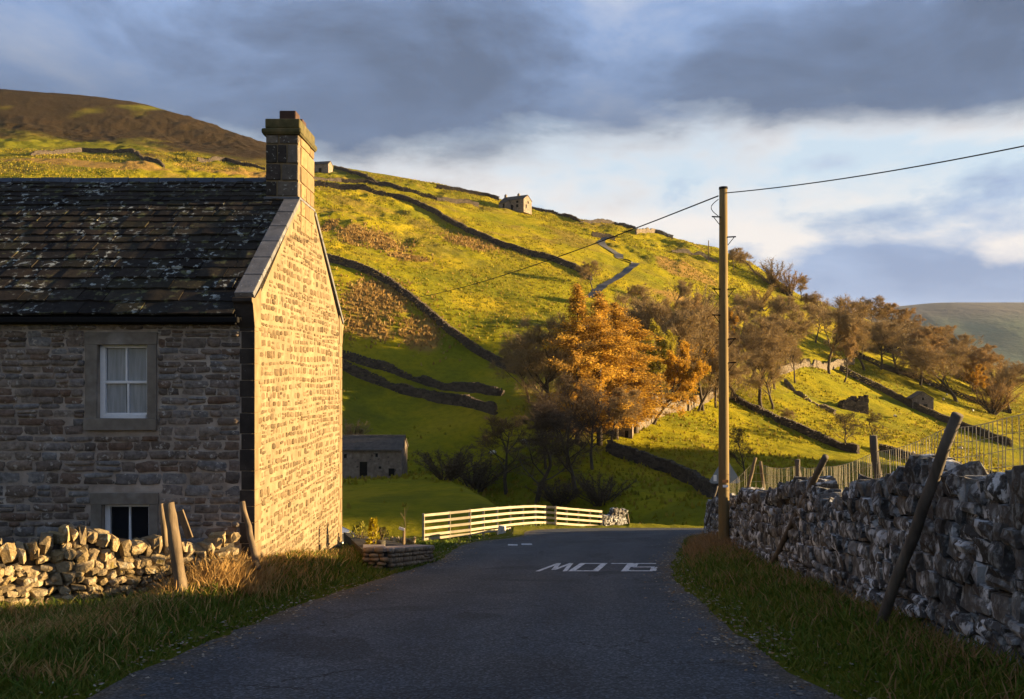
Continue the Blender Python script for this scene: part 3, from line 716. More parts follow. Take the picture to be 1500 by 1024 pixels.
    for i, M in enumerate(vis[:300]):
        o = bpy.data.objects.new('slate', sv[r.randrange(8)]); link(o, rf); o.matrix_local = M
    for M in vis[300:] + [m_ for m_, k_ in total if not k_]:
        me = sv[r.randrange(8)]; mbx.add([M @ v.co for v in me.vertices], [tuple(p.vertices) for p in me.polygons])
    mbx.build('more_slates', m_slate_a, rf, kind='stuff')
    x = xl
    while x < xr - .1:
        w_ = min(r.uniform(.5, .62), xr + .05 - x)
        mb = MB(); c = Vector((x + w_ / 2, yb, zb + .04))
        P = [(-w_ / 2 + .004, -.17, -.13), (-w_ / 2 + .004, -.02, .05), (-w_ / 2 + .004, .02, .05), (-w_ / 2 + .004, .17, -.13), (-w_ / 2 + .004, 0, -.04)]
        mb.prism([c + Vector(p) + Vector((0, 0, r.uniform(-.006, .006))) for p in P], (w_ - .012, 0, 0)); mb.build('ridge_tile', m_lead, rf, bevel=.01); x += w_
    # gutter under the eaves
    MB().box(((xl + xr) / 2 + .02, HY - .17, ZE - .155), (xr - xl + .1, .10, .09)).build('gutter', m_iron, hs, bevel=.015)
    MB().box(((xl + xr) / 2, HY - .06, ZE - .14), (xr - xl, .12, .16)).build('eaves_board', m_iron, hs)
    # raked copings with kneelers
    for sg in (1, -1):
        y_e = HY - .10 if sg > 0 else HF + .10; z_e = ZE + .20
        top = Vector((0, YR - sg * .62, 4.90)); lo = Vector((0, y_e, z_e)); n = 6
        for i in range(n):
            a = lo.lerp(top, i / n); b = lo.lerp(top, (i + 1) / n - .006); d = (b - a).normalized(); nn = Vector((0, -d.z * sg, d.y * sg)) if True else None
            if nn.z < 0: nn = -nn
            q = [Vector((HX - .27, a.y, a.z)), Vector((HX + .035, a.y, a.z)), Vector((HX + .035, b.y, b.z)), Vector((HX - .27, b.y, b.z))]
            mb = MB(); mb.prism([p + nn * .0 for p in q], nn * .09); mb.build('coping', m_cope, hs, bevel=.01)
        # kneeler: a corbelled block at the eave
        mb = MB(); pr = [(0, .0), (-.16, .0), (-.16, -.06), (-.10, -.10), (-.03, -.36), (0, -.46), (.34, -.46), (.34, .2)]
        P = [Vector((HX - .29, y_e + sg * (.02 + p[0]) + (.06 * sg), z_e + p[1] - .005)) for p in pr]
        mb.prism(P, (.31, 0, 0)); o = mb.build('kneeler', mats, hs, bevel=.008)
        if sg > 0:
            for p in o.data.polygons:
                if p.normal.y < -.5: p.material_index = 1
        # under-coping verge stones closing the gable against the roof
        a = Vector((HX - .25, y_e + sg * .3, z_e - .02)); b = Vector((HX - .25, YR - sg * .6, 4.88))
        MB().prism([a, b, b - Vector((0, 0, .45)), a - Vector((0, 0, .45))], (.235, 0, 0)).build('verge', m_mortar_g, hs)
    # chimney
    ch = empty('chimney', (0, 0, 0)); ch.parent = hs
    y0, y1, xa, xb = 16.6, 17.86, HX - .63, HX + .012; zb_, zt = 4.35, 6.18
    MB().box(((xa + xb) / 2, (y0 + y1) / 2, (zb_ + zt) / 2), (xb - xa - .03, y1 - y0 - .03, zt - zb_)).build('stack_core', m_mortar_g, ch)
    z = zb_
    blk = mk('chimney_block_shade_tone', [(.03, .025, .022), (.06, .048, .04), (.13, .11, .09), (.04, .035, .03)], 'object', nscale=10, namp=.6, bump=.5, bscale=40, spots=((.34, .34, .31), 18, .62, .05))  # front blocks, the shade of that side painted into the colour
    blkw = mk('chimney_block_lit_tone', [(.22, .15, .075), (.15, .10, .05), (.27, .195, .105)], 'object', nscale=8, namp=.4, bump=.5, bscale=40)  # lighter copy for the right side, sunlight painted into its colour
    while z < zt - .05:
        h = min(r.uniform(.28, .38), zt - z); xx = xa; first = True
        if zt - z - h < .15: h = zt - z
        while xx < xb - .03:
            w_ = r.uniform(.15, .36)
            if xb - xx - w_ < .13: w_ = xb - xx
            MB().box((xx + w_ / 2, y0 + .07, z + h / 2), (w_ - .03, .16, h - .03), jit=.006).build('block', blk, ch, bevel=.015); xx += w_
        yy = y0 + .16
        while yy < y1 - .03:
            w_ = r.uniform(.3, .55)
            if y1 - yy - w_ < .22: w_ = y1 - yy
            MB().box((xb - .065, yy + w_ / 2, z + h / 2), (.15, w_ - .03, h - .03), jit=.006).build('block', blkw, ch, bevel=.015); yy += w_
        z += h
    cx, cy = (xa + xb) / 2, (y0 + y1) / 2; W_, D_ = xb - xa, y1 - y0
    MB().box((cx, cy, zt + .06), (W_ + .12, D_ + .12, .10)).build('cornice', m_moss, ch, bevel=.03)
    MB().box((cx, cy, zt + .02), (W_ + .08, D_ + .08, .06)).build('cornice_bed', m_moss, ch, bevel=.015)
    MB().box((cx + .01, cy, zt + .21), (W_ + .02, D_ + .02, .18)).build('blocking_course', m_moss, ch, bevel=.02)
    for k, yy in enumerate((y0 + .34, y0 + .88)):
        MB().box((cx + .06, yy, zt + .40), (.32, .32, .22)).build('chimney_pot', m_pot, ch, bevel=.02)
        MB().box((cx + .06, yy, zt + .505), (.24, .24, .02)).build('flue_hole', m_iron, ch)
    MB().box((cx, cy, zb_ + .62), (W_ + .05, D_ + .05, .05)).build('drip_course', m_cope, ch, bevel=.01)
build_cottage()
# ------------------------------------------------------------------ dry-stone walls by the road
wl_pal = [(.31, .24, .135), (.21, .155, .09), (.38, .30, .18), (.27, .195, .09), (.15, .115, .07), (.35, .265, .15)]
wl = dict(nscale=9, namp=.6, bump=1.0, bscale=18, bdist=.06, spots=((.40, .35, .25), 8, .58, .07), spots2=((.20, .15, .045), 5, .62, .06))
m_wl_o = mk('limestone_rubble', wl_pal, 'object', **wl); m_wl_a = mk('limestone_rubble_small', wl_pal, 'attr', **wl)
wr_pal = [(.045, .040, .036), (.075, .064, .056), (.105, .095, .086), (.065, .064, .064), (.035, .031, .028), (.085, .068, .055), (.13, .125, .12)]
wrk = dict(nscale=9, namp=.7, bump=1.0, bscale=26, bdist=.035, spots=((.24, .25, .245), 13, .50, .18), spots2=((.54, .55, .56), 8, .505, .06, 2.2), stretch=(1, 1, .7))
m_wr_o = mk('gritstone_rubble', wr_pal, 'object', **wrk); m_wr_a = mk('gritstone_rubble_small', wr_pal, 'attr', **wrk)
m_core = mk('wall_core', [(.030, .026, .022), (.045, .038, .032)], nscale=14, namp=.6, bump=.8, bscale=20, bdist=.03)
def pathfn(P):
    P = [Vector((p[0], p[1], 0)) for p in P]; ls = [0]
    for i in range(len(P) - 1): ls.append(ls[-1] + (P[i + 1] - P[i]).length)
    def f(s):
        s = min(max(s, 0), ls[-1]); i = max(k for k in range(len(P) - 1) if ls[k] <= s + 1e-9)
        t = (P[i + 1] - P[i]).normalized(); return P[i] + t * (s - ls[i]), t
    return f, ls[-1]
def drywall(name, label, path, hfun, side, ss, hr, wr, limit, seed, thick=.5, cope=(.16, .3), score=None, loose=.10):
    """path: ground points; side: +1 when the seen face is to the right of the path's direction"""
    r = random.Random(seed); f, LN = pathfn(path)
    root = empty(name, (0, 0, 0)); tag(root, label, 'stone wall', None, 'thing')
    cells = []; gz = {}
    def base(s):
        k = round(s, 1)
        if k not in gz: p, _ = f(k); gz[k] = hz(p.x, p.y)
        return gz[k]
    hmax = max(hfun(s / 10) for s in range(int(LN * 10) + 1))
    for s, z, w_, h in courses(0, LN, -.12, hmax, hr, wr, r, .02):
        if s < 0 or s > LN: continue
        H = hfun(s)
        if z + h * .55 > H: continue
        p, t = f(s); n = Vector((t.y, -t.x, 0)) * side
        bat = .10 * (1 - z / H)               # the wall leans back as it rises
        pos = p + n * (bat - .06 + r.uniform(-.03, .03)); pos.z = base(s) + z
        sz = (w_ * 1.06, .26 * r.uniform(.8, 1.25), h * 1.08)
        sc_ = (w_ * h) / max(p.y, 3) ** 2 if score is None else score(p, w_, h)
        cells.append((frame(pos, t, n, sz, r, loose), sc_))
    s = 0
    while s < LN:                             # cope stones on edge along the top
        w_ = r.uniform(*cope) * r.uniform(.5, 1.0); hh = r.uniform(*cope); p, t = f(s + w_ / 2); n = Vector((t.y, -t.x, 0)) * side
        pos = p - n * .18; pos.z = base(s + w_ / 2) + hfun(s) + hh * .30 + r.uniform(-.04, .03)
        M = frame(pos, t, n, (w_ * 1.1, .5 * r.uniform(.8, 1.1), hh * 1.25), r, .16)
        sc_ = (w_ * hh * 1.5) / max(p.y, 3) ** 2 if score is None else score(p, w_, hh)
        cells.append((M, sc_)); s += w_
    ss.place(cells, root, limit, rest='small_stones', seed=seed)
    mb = MB(); n_ = max(2, int(LN / .5)); A = []
    for i in range(n_ + 1):
        p, t = f(LN * i / n_); n = Vector((t.y, -t.x, 0)) * side; b = base(LN * i / n_); H = hfun(LN * i / n_) - .02
        A.append([p + n * .02 + Vector((0, 0, b - .4)), p - n * .06 + Vector((0, 0, b + H)), p - n * (thick - .1) + Vector((0, 0, b + H)), p - n * thick + Vector((0, 0, b - .8))])
    for i in range(n_):
        for k in range(4): mb.add([A[i][k], A[i + 1][k], A[i + 1][(k + 1) % 4], A[i][(k + 1) % 4]], [(0, 1, 2, 3)], .5)
    mb.add(A[0], [(0, 1, 2, 3)], .5); mb.add(A[-1], [(3, 2, 1, 0)], .5)
    mb.build('wall_core', m_core, root)
    return root
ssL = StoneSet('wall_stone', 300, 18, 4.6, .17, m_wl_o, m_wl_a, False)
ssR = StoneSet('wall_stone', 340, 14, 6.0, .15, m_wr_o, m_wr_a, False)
LW = [(-10.6, 7.6), (-6.55, 11.25), (-5.2, 12.45), (-4.25, 13.45)]
def hL(s): 
    return 0.78 + .06 * math.sin(s * 2.1) - (.22 * max(0, min(1, (s - 6.6) / .8))) + .05 * math.sin(s * 5.3)
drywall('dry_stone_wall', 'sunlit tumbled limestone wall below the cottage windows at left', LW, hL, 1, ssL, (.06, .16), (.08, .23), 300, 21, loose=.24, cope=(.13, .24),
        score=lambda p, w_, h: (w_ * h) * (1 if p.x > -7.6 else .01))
RW = [(3.55, 2.0), (4.15, 7.4), (4.5, 11.5), (4.98, 16.7), (5.55, 21.5), (6.0, 24.6), (6.75, 30.0), (7.4, 32.8), (8.8, 35.8), (11.2, 38.2), (17.0, 40.8)]  # last points: unseen run round the bend, added to shade the road
def hR(s):
    y = s; return 1.38 - .022 * max(0, y - 8) + .07 * math.sin(y * 1.1) + .05 * math.sin(y * 2.7 + 1) - (.18 * math.exp(-((y - 10.5) / .8) ** 2))
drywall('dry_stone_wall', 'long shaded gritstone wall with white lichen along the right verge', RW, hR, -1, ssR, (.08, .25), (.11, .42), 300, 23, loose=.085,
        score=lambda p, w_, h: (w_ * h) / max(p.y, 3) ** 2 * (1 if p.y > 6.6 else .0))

m_wood = mk('weathered_post_wood', [(.16, .115, .07), (.11, .08, .05), (.21, .155, .095)], nscale=14, namp=.5, bump=.7, bscale=30, bdist=.01, stretch=(1, 1, .12))
m_woodd = mk('old_dark_stake_wood', [(.10, .085, .07), (.07, .058, .046), (.135, .115, .09)], nscale=14, namp=.5, bump=.7, bscale=30, bdist=.01, stretch=(1, 1, .2))
m_net = mk('galvanised_wire', [(.42, .38, .30)], nscale=20, namp=.2, rough=.5, bump=0, metallic=.3)
def post(name, label, cat, a, b, r0, r1, mat, seed, group=None, n=9):
    r = random.Random(seed); A, B = Vector(a), Vector(b); P = []; rad = []; k = 9
    for i in range(k):
        t = i / (k - 1); q = A.lerp(B, t) + Vector((r.uniform(-1, 1), r.uniform(-1, 1), 0)) * .010 * (1 if 0 < i < k - 1 else .2)
        P.append(q); rad.append((r0 + (r1 - r0) * t) * r.uniform(.94, 1.06))
    o = MB().tube(P, rad, n).build(name, mat, None, True); tag(o, label, cat, group)
    return o
def pp(u, v, d): return px(u, v, d)
def ends(u0, v0, d0, u1, v1, d1, ext=.3):
    a, b = px(u0, v0, d0), px(u1, v1, d1); return a + (a - b).normalized() * ext, b
# stakes by the left wall
post('fence_post', 'leaning round post in front of the sunlit wall left of the gable', 'post', *ends(265, 856, 11.7, 247, 737, 11.75), .085, .078, m_wood, 1)
post('fence_post', 'thin slanted stake propped near the gable corner', 'post', *ends(371, 805, 13.0, 355, 735, 13.2), .050, .042, m_wood, 2)
o = MB().box(px(271, 768, 12.5), (.10, .035, .42), Matrix.Rotation(math.radians(-20), 3, 'Y'), jit=.006).build('broken_board', m_wood, None, bevel=.006); tag(o, 'short broken board leaning behind the wall beside the round post', 'board')
o = MB().tube([px(243, 800, 12.1), px(240, 765, 12.1), px(236, 738, 12.1)], [.04, .045, .03], 7).build('stake', m_wood, None, True); tag(o, 'short forked stake just left of the leaning round post', 'post')
# stakes and netting along the right wall
post('fence_post', 'long dark stake leaning across the near right wall', 'post', *ends(1293, 908, 8.9, 1403, 607, 7.95), .058, .05, m_woodd, 3)
post('fence_post', 'slanted stake leaning across the right wall beyond the long one', 'post', *ends(1130, 830, 15.9, 1209, 669, 13.1), .058, .048, m_woodd, 4)
FP = [(1490, 12.0 - 4.2, 590), (1385, 9.6, 617), (1282, 12.6, 638), (1200, 16.9, 674), (1169, 19.2, 673), (1117, 23.4, 678)]
post('fence_post', 'upright square post behind the right wall carrying wire netting', 'post', *ends(1288, 715, 12.6, 1279, 638, 12.6, .7), .062, .058, m_woodd, 5, n=6)
post('fence_post', 'short upright post behind the wall between the two slanted stakes and sign', 'post', *ends(1170, 725, 19.2, 1168, 673, 19.2, .6), .065, .06, m_woodd, 6, n=6)
post('fence_post', 'thin inclined post, left one of the pair right of the sign', 'post', *ends(1094, 722, 23.4, 1107, 670, 23.4, .6), .05, .042, m_wood, 7)
post('fence_post', 'thin upright post, right one of the pair right of the sign', 'post', *ends(1120, 722, 23.6, 1114, 676, 23.6, .6), .05, .042, m_wood, 8)
post('fence_post', 'thin slanted stake left of the telegraph pole at the wall end', 'post', *ends(1040, 748, 27.5, 1051, 712, 27.8, .5), .035, .03, m_woodd, 9)
def netting():
    root = empty('wire_netting', (0, 0, 0)); tag(root, 'sagging wire netting fence strung behind the right wall', 'fence')
    seq = [(1560, 7.0, 585, 690), (1475, 8.0, 612, 690), (1388, 9.6, 626, 705), (1282, 12.6, 662, 722), (1200, 16.6, 684, 735), (1169, 19.2, 682, 730), (1117, 23.5, 681, 728), (1100, 23.5, 681, 728), (1064, 26.0, 712, 750)]
    T = [px(u, v0, d) for u, d, v0, v1 in seq]; B = [px(u, v1, d) - Vector((0, 0, .25)) for u, d, v0, v1 in seq]
    mv = MB(); mh = MB(); rw = random.Random(4)
    def at(A, s):
        i = min(int(s), len(A) - 2); t = s - i; return A[i].lerp(A[i + 1], t)
    for i in range(len(seq) - 1):
        ln = (T[i + 1] - T[i]).length; n = max(2, int(ln / (.105 if i < 4 else .16)))
        for k in range(n):
            t = (k + rw.uniform(-.12, .12)) / n; a = T[i].lerp(T[i + 1], t); b = B[i].lerp(B[i + 1], t); sag = .035 * math.sin(math.pi * t) * ln * .5
            a = a - Vector((0, 0, sag)); m_ = a.lerp(b, .5) + Vector((rw.uniform(-.015, .015), 0, 0)); mv.tube([a, m_, b], .0052 if i < 4 else .004, 3, False)
        for j in range(6):
            P = []
            for k in range(9):
                t = k / 8; a = T[i].lerp(T[i + 1], t) - Vector((0, 0, .035 * math.sin(math.pi * t) * ln * .5)); P.append(a.lerp(B[i].lerp(B[i + 1], t), j / 5.0))
            mh.tube(P, .0035 if j else .0048, 3, False)
    mv.build('upright_wires', m_net, root, kind='stuff'); mh.build('line_wires', m_net, root, kind='stuff')
netting()

# ------------------------------------------------------------------ telegraph pole, wires, sign
m_polew = mk('creosoted_pole', [(.20, .145, .06), (.15, .105, .045), (.25, .185, .085)], nscale=10, namp=.4, bump=.5, bscale=26, bdist=.008, stretch=(1, 1, .06))
m_cable = mk('black_cable', [(.015, .015, .016)], nscale=5, namp=.1, bump=0)
DP = 21.9
def telegraph_pole(name, label, base, top, r0, r1, full=True):
    root = empty(name, (0, 0, 0)); tag(root, label, 'telegraph pole')
    A, B = Vector(base), Vector(top)
    MB().tube([A + (B - A) * (i / 10) for i in range(11)], [r0 + (r1 - r0) * i / 10 for i in range(11)], 16).build('shaft', m_polew, root, True)
    if full:
        s = DP / F
        for (v, sg) in ((314, -1), (341, 1), (411, -1), (411, 1), (446, -1), (478, 1), (510, 1)):
            t = (800 - v) / 525.0; c = A.lerp(B, t)
            MB().tube([c + Vector((sg * .08, -.05, 0)), c + Vector((sg * .30, -.05, .01))], .018, 6).add([], []).build('step_bolt', m_iron, root)
            MB().tube([c + Vector((sg * .26, -.05, 0)), c + Vector((sg * .10, -.05, -.20))], .010, 5).build('bracket_stay', m_iron, root)
        c = A.lerp(B, (800 - 670) / 525); MB().box(c + Vector((0, -.165, .03)), (.15, .012, .07)).build('number_plate', mk('orange_plate', [(.38, .16, .05)], bump=0), root)
        MB().box(c + Vector((.0, -.168, -.09)), (.13, .012, .06)).build('notice_plate', m_white, root)
        P = [B + Vector((-.13, -.03, -.28)) + Vector((-.18 * math.sin(math.pi * i / 10), 0, -.42 * i / 10)) for i in range(11)]
        MB().tube(P, .010, 5).build('cable_loop', m_cable, root)
        MB().tube([B - Vector((0, 0, .02)), B + Vector((0, 0, .035))], [r1 + .012, r1 + .008], 16).build('cap', m_iron, root)
    return root
pb = px(1060.5, 812, DP); pb.z -= .6
ptop = px(1059.5, 276, DP)
telegraph_pole('telegraph_pole', 'tall wooden telegraph pole rising beside the right wall', pb, ptop, .142, .10)
def wire(name, label, a, b, sag, r=.014, n=40):
    P = [Vector(a).lerp(Vector(b), i / n) - Vector((0, 0, sag * 4 * (i / n) * (1 - i / n))) for i in range(n + 1)]
    o = MB().tube(P, r, 5).build(name, m_cable); tag(o, label, 'cable'); return o
wire('overhead_wire', 'overhead wire from the pole top rising to the right across the sky', px(1060, 283, DP), (17.0, 0.0, 6.9), .95, .013)
wire('overhead_wire', 'overhead wire running left from the pole top across the hillside', px(1052, 287, DP), px(430, 348, 205), 7.5, .018, 60)
def sign():
    root = empty('road_sign', (0, 0, 0)); tag(root, 'grey back of a triangular road sign behind the telegraph pole', 'road sign')
    d = 28.0; c = px(1062, 708, d); m_s = mk('grey_sign_back', [(.20, .23, .26), (.16, .19, .22)], nscale=4, namp=.2, rough=.55, bump=.05)
    h = .82; w_ = .50; k = .06
    P = [c + Vector((-w_ + k, 0, 0)), c + Vector((w_ - k, 0, 0)), c + Vector((w_, 0, k * 1.2)), c + Vector((k * .8, 0, h - k * .3)), c + Vector((-k * .8, 0, h - k * .3)), c + Vector((-w_, 0, k * 1.2))]
    MB().prism(P, (0, .012, 0)).build('plate', m_s, root)
    MB().box(c + Vector((-.32, -.008, .17)), (.10, .004, .20)).build('sticker', m_white, root)
    for z in (.2, .5): MB().box(c + Vector((0, -.02, z)), (.5 - z * .5, .03, .04)).build('clamp_channel', m_s, root)
    g = hz(c.x, d); MB().tube([(c.x, d - .06, g - .4), (c.x, d - .06, c.z + .7)], .038, 10).build('sign_post', m_s, root, True)
sign()

# ------------------------------------------------------------------ white fence at the bend
m_fence = mk('cream_fence_paint', [(.36, .31, .215), (.31, .26, .18), (.40, .35, .25)], nscale=6, namp=.25, rough=.7, bump=.3, bscale=30)
def rail_fence():
    root = empty('rail_fence', (0, 0, 0)); tag(root, 'cream-painted four-rail timber fence curving round the road bend', 'fence')
    top = [(620, 753, 790.5), (658, 749.5, 786), (688, 746.5, 782.5), (708, 744.5, 779.5), (728, 743, 777), (747, 741.5, 774.5), (766, 740.5, 772.5), (784, 740, 771), (799, 741, 771), (814, 742, 772), (830, 743.5, 773), (847, 745, 774), (864, 746.5, 775), (881, 748, 776)]
    P = []
    for u, v0, v1 in top:
        d = 1.05 * F / (v1 - v0); d = 37.2 + (d - 37.2) * .9; P.append((px(u, v0, d), px(u, v1, d)))
    for i, (a, b) in enumerate(P):
        MB().box((a + b) / 2 - Vector((0, -.07, .12)), (.10, .10, (a - b).length + .25)).build('post', m_fence, root, bevel=.008)
    for i in range(len(P) - 1):
        (a0, b0), (a1, b1) = P[i], P[i + 1]
        for j in range(5 if i < 5 else 4):
            t = (.05, .31, .57, .82, .99)[j]; p = a0.lerp(b0, t); q = a1.lerp(b1, t); d = q - p; L_ = d.length; d.normalize()
            n = Vector((d.y, -d.x, 0)).normalized(); up = d.cross(n); up = up if up.z > 0 else -up
            M = Matrix((d, n, up)).transposed()
            MB().box((p + q) / 2 + n * .03, (L_ - .008, .032, .105), M, jit=.004).build('rail', m_fence, root, bevel=.005)
rail_fence()
o = MB().box(px(735, 778, 36.5), (.34, .30, .5), jit=.04).build('stone_block', mk('pale_block', [(.5, .48, .44), (.42, .40, .37)], bump=.5), None, bevel=.03); tag(o, 'small pale stone block at the foot of the cream fence', 'stone')
W2 = [px(884, 776, 50.5), px(905, 777, 51.5), px(917, 778, 52.0)]
drywall('dry_stone_wall', 'short end of stone wall joining the right end of the cream fence', [(p.x, p.y) for p in W2], lambda s: .95, 1, ssR, (.10, .2), (.14, .32), 40, 31)
for i, (u, v0, v1, d) in enumerate(((921, 782, 752, 49), (937, 784, 766, 49), (960, 784, 771, 48), (986, 785, 772, 47))):
    post('fence_post', ['tall thin post leaning at the end of the short stone wall', 'small weathered post just right of the short stone wall', 'middle small post above the road crest', 'small post nearest the right verge above the road crest'][i], 'post',
         *ends(u + (3 if i == 0 else 0), v0, d, u - (2 if i == 0 else 0), v1, d, .4), .05, .045, m_wood, 40 + i)

# ------------------------------------------------------------------ raised stone bed with plants, parked car
m_flag = mk('flagstone_cap', [(.28, .235, .21), (.22, .185, .165)], nscale=8, namp=.3, bump=.4)
m_pl_o = mk('planter_stone', [(.22, .15, .085), (.15, .10, .065), (.28, .20, .12), (.09, .065, .05)], 'object', nscale=12, namp=.5, bump=.7)
m_pl_a = mk('planter_stone_small', [(.22, .15, .085), (.15, .10, .065), (.28, .20, .12), (.09, .065, .05)], 'attr', nscale=12, namp=.5, bump=.7)
def planter():
    root = empty('raised_bed', (0, 0, 0)); tag(root, 'low raised stone bed with flagstone cap beside the gable', 'raised bed')
    A, B = onplane(534, 838), onplane(567, 838); C = onplane(633, 822); D = (-4.5, 23.2)
    zt = {0: EYE - (804 - VH) / F * A[1], 1: EYE - (803 - VH) / F * B[1], 2: EYE - (798.5 - VH) / F * C[1]}
    top = [Vector((A[0], A[1], zt[1])), Vector((B[0], B[1], zt[1])), Vector((C[0], C[1], zt[2])), Vector((D[0], D[1], zt[2] - .05))]
    q = [p - Vector((0, 0, .09)) for p in top]; cen = sum((p for p in q), Vector()) / 4
    MB().prism([cen + (p - cen) * .97 for p in q], (0, 0, -1.3)).build('bed_core', m_core, root)
    ss = StoneSet('bed_stone', 500, 8, 5, .14, m_pl_o, m_pl_a); r = random.Random(6); cells = []
    for (a, b) in ((top[0], top[1]), (top[1], top[2])):
        ln = (b - a).length; t = (b - a).normalized(); n = Vector((t.y, -t.x, 0)).normalized()
        for s, z, w_, h in courses(0, ln, -.80, -.09, (.06, .12), (.09, .22), r):
            if s < .02 or s > ln - .02: continue
            p = a.lerp(b, s / ln) + Vector((0, 0, z)); cells.append((frame(p + n * .0, t, n, (w_, .14 * r.uniform(.8, 1.3), h), r, .06), w_ * h))
    ss.place(cells, root, 150, rest='bed_rubble', seed=3)
    def slab(a, b, wd):
        ln = (b - a).length; k = max(1, int(ln / .6)); t = (b - a).normalized(); n = Vector((t.y, -t.x, 0)).normalized()
        for i in range(k):
            p = a.lerp(b, i / k + .004); q_ = a.lerp(b, (i + 1) / k - .004)
            MB().prism([p + n * .05, q_ + n * .05, q_ - n * wd, p - n * wd], (0, 0, -.07)).build('cap_slab', m_flag, root, bevel=.01)
    slab(top[1], top[2], .42); slab(top[0], top[1] - Vector((.0, 0, 0)), .34) if False else None
    MB().prism([top[0] + Vector((-.03, -.05, 0)), top[1] + Vector((-.03, -.05, 0)), top[1] + Vector((-.1, .4, 0)), top[0] + Vector((-.1, .4, 0))], (0, 0, -.07)).build('cap_slab', m_flag, root, bevel=.01)
    soil = mk('bed_soil', [(.035, .026, .018), (.05, .036, .024)], bump=.8)
    MB().prism([cen + (p - cen) * .9 + Vector((0, 0, .0)) for p in q], (0, 0, -.05)).build('soil', soil, root)
    zc = zt[1]
    return zc
zc = planter()
def leafy(name, label, cat, base, h, wd, n, pal, leaf, seed, upright=True):
    r = random.Random(seed); root = empty(name, (0, 0, 0)); tag(root, label, cat); b = Vector(base)
    st = MB(); lf = MB()
    for i in range(9):
        a = r.uniform(0, 6.28); tip = b + Vector((math.cos(a) * wd * r.uniform(.1, .5), math.sin(a) * wd * r.uniform(.1, .5), h * r.uniform(.6, 1)))
        st.tube([b, b.lerp(tip, .5) + Vector((0, 0, .03)), tip], [.012, .009, .005], 4)
    for i in range(n):
        t = r.random() ** .8; a = r.uniform(0, 6.28); rr = wd * .5 * math.sqrt(r.random()) * (1 - t * .75 if upright else math.sin(math.pi * min(1, t * .8 + .2)))
        c = b + Vector((math.cos(a) * rr, math.sin(a) * rr, t * h)); d = Vector((math.cos(a) * .6, math.sin(a) * .6, r.uniform(.3, 1.4))).normalized(); s = d.cross(Vector((r.uniform(-1, 1), r.uniform(-1, 1), r.uniform(-1, 1)))).normalized()
        l_ = leaf * r.uniform(.6, 1.3); lf.add([c - s * l_ * .3, c + d * l_ * .5 + s * l_ * .32, c + d * l_ * 1.1, c + d * l_ * .4 - s * l_ * .32], [(0, 1, 2, 3)])
    st.build('stem', m_wood, root); lf.build('leaves', leaf_mat(name + '_leaf', pal), root, kind='stuff')
leafy('conifer_shrub', 'bright yellow upright conifer shrub in the raised bed', 'shrub', px(547, 803, 19.3), .62, .32, 420, [(.30, .24, .01), (.42, .32, .015), (.24, .22, .02)], .07, 1)
leafy('leafy_plant', 'yellowish leafy plant growing near the gable end of the raised bed', 'plant', px(529, 794, 21.5), .42, .5, 120, [(.20, .20, .03), (.30, .26, .05)], .09, 2, False)
leafy('leafy_plant', 'dark green low plant right of the yellow conifer', 'plant', px(560, 794, 20.5), .32, .3, 160, [(.05, .06, .02), (.12, .10, .03)], .06, 3, False)
o = MB().tube([px(558, 802, 19.0) + Vector((0, 0, z)) for z in (0, .08, .14, .15)], [.085, .10, .10, .07], 12).build('flower_pot', mk('dark_glazed_pot', [(.05, .045, .035), (.08, .07, .05)], bump=.1), None, True); tag(o, 'small dark pot on the corner of the raised bed cap', 'pot')
def sapling():
    root = empty('sapling', (0, 0, 0)); tag(root, 'thin bare sapling tied to a stake in the raised bed', 'sapling')
    b = px(591, 799, 21); MB().tube([b, b + Vector((.01, 0, .36))], [.03, .028], 8).build('stake', m_wood, root)
    st = MB(); r = random.Random(9); st.tube([b + Vector((.03, .03, 0)), b + Vector((.04, .02, .45)), b + Vector((.02, .02, .9))], [.01, .008, .004], 5)
    for i in range(9):
        z = r.uniform(.35, .85); a = r.uniform(0, 6.3); p = b + Vector((.03, .02, z)); st.tube([p, p + Vector((math.cos(a) * .14, math.sin(a) * .14, .18))], [.005, .002], 3)
    st.build('twigs', m_wood, root); MB().box(b + Vector((-.04, 0, .40)), (.14, .03, .06), Matrix.Rotation(.3, 3, 'Y')).build('label_tag', m_white, root)
sapling()
for i in range(9):
    u = 562 + i * 5.5; p = px(u, 793, 23.0); r = random.Random(60 + i)
    me = ssL.var[i % 12][0]; o = bpy.data.objects.new('edging_stone', me); link(o); o.matrix_local = frame(p, Vector((1, 0, 0)), Vector((0, -1, 0)), (.10, .16, r.uniform(.18, .27)), r, .15)
    tag(o, ('first', 'second', 'third', 'fourth', 'fifth', 'sixth', 'seventh', 'eighth', 'ninth')[i] + ' small upright stone from the left in the row edging the raised bed', 'stone', 'row of upright edging stones behind the raised bed')
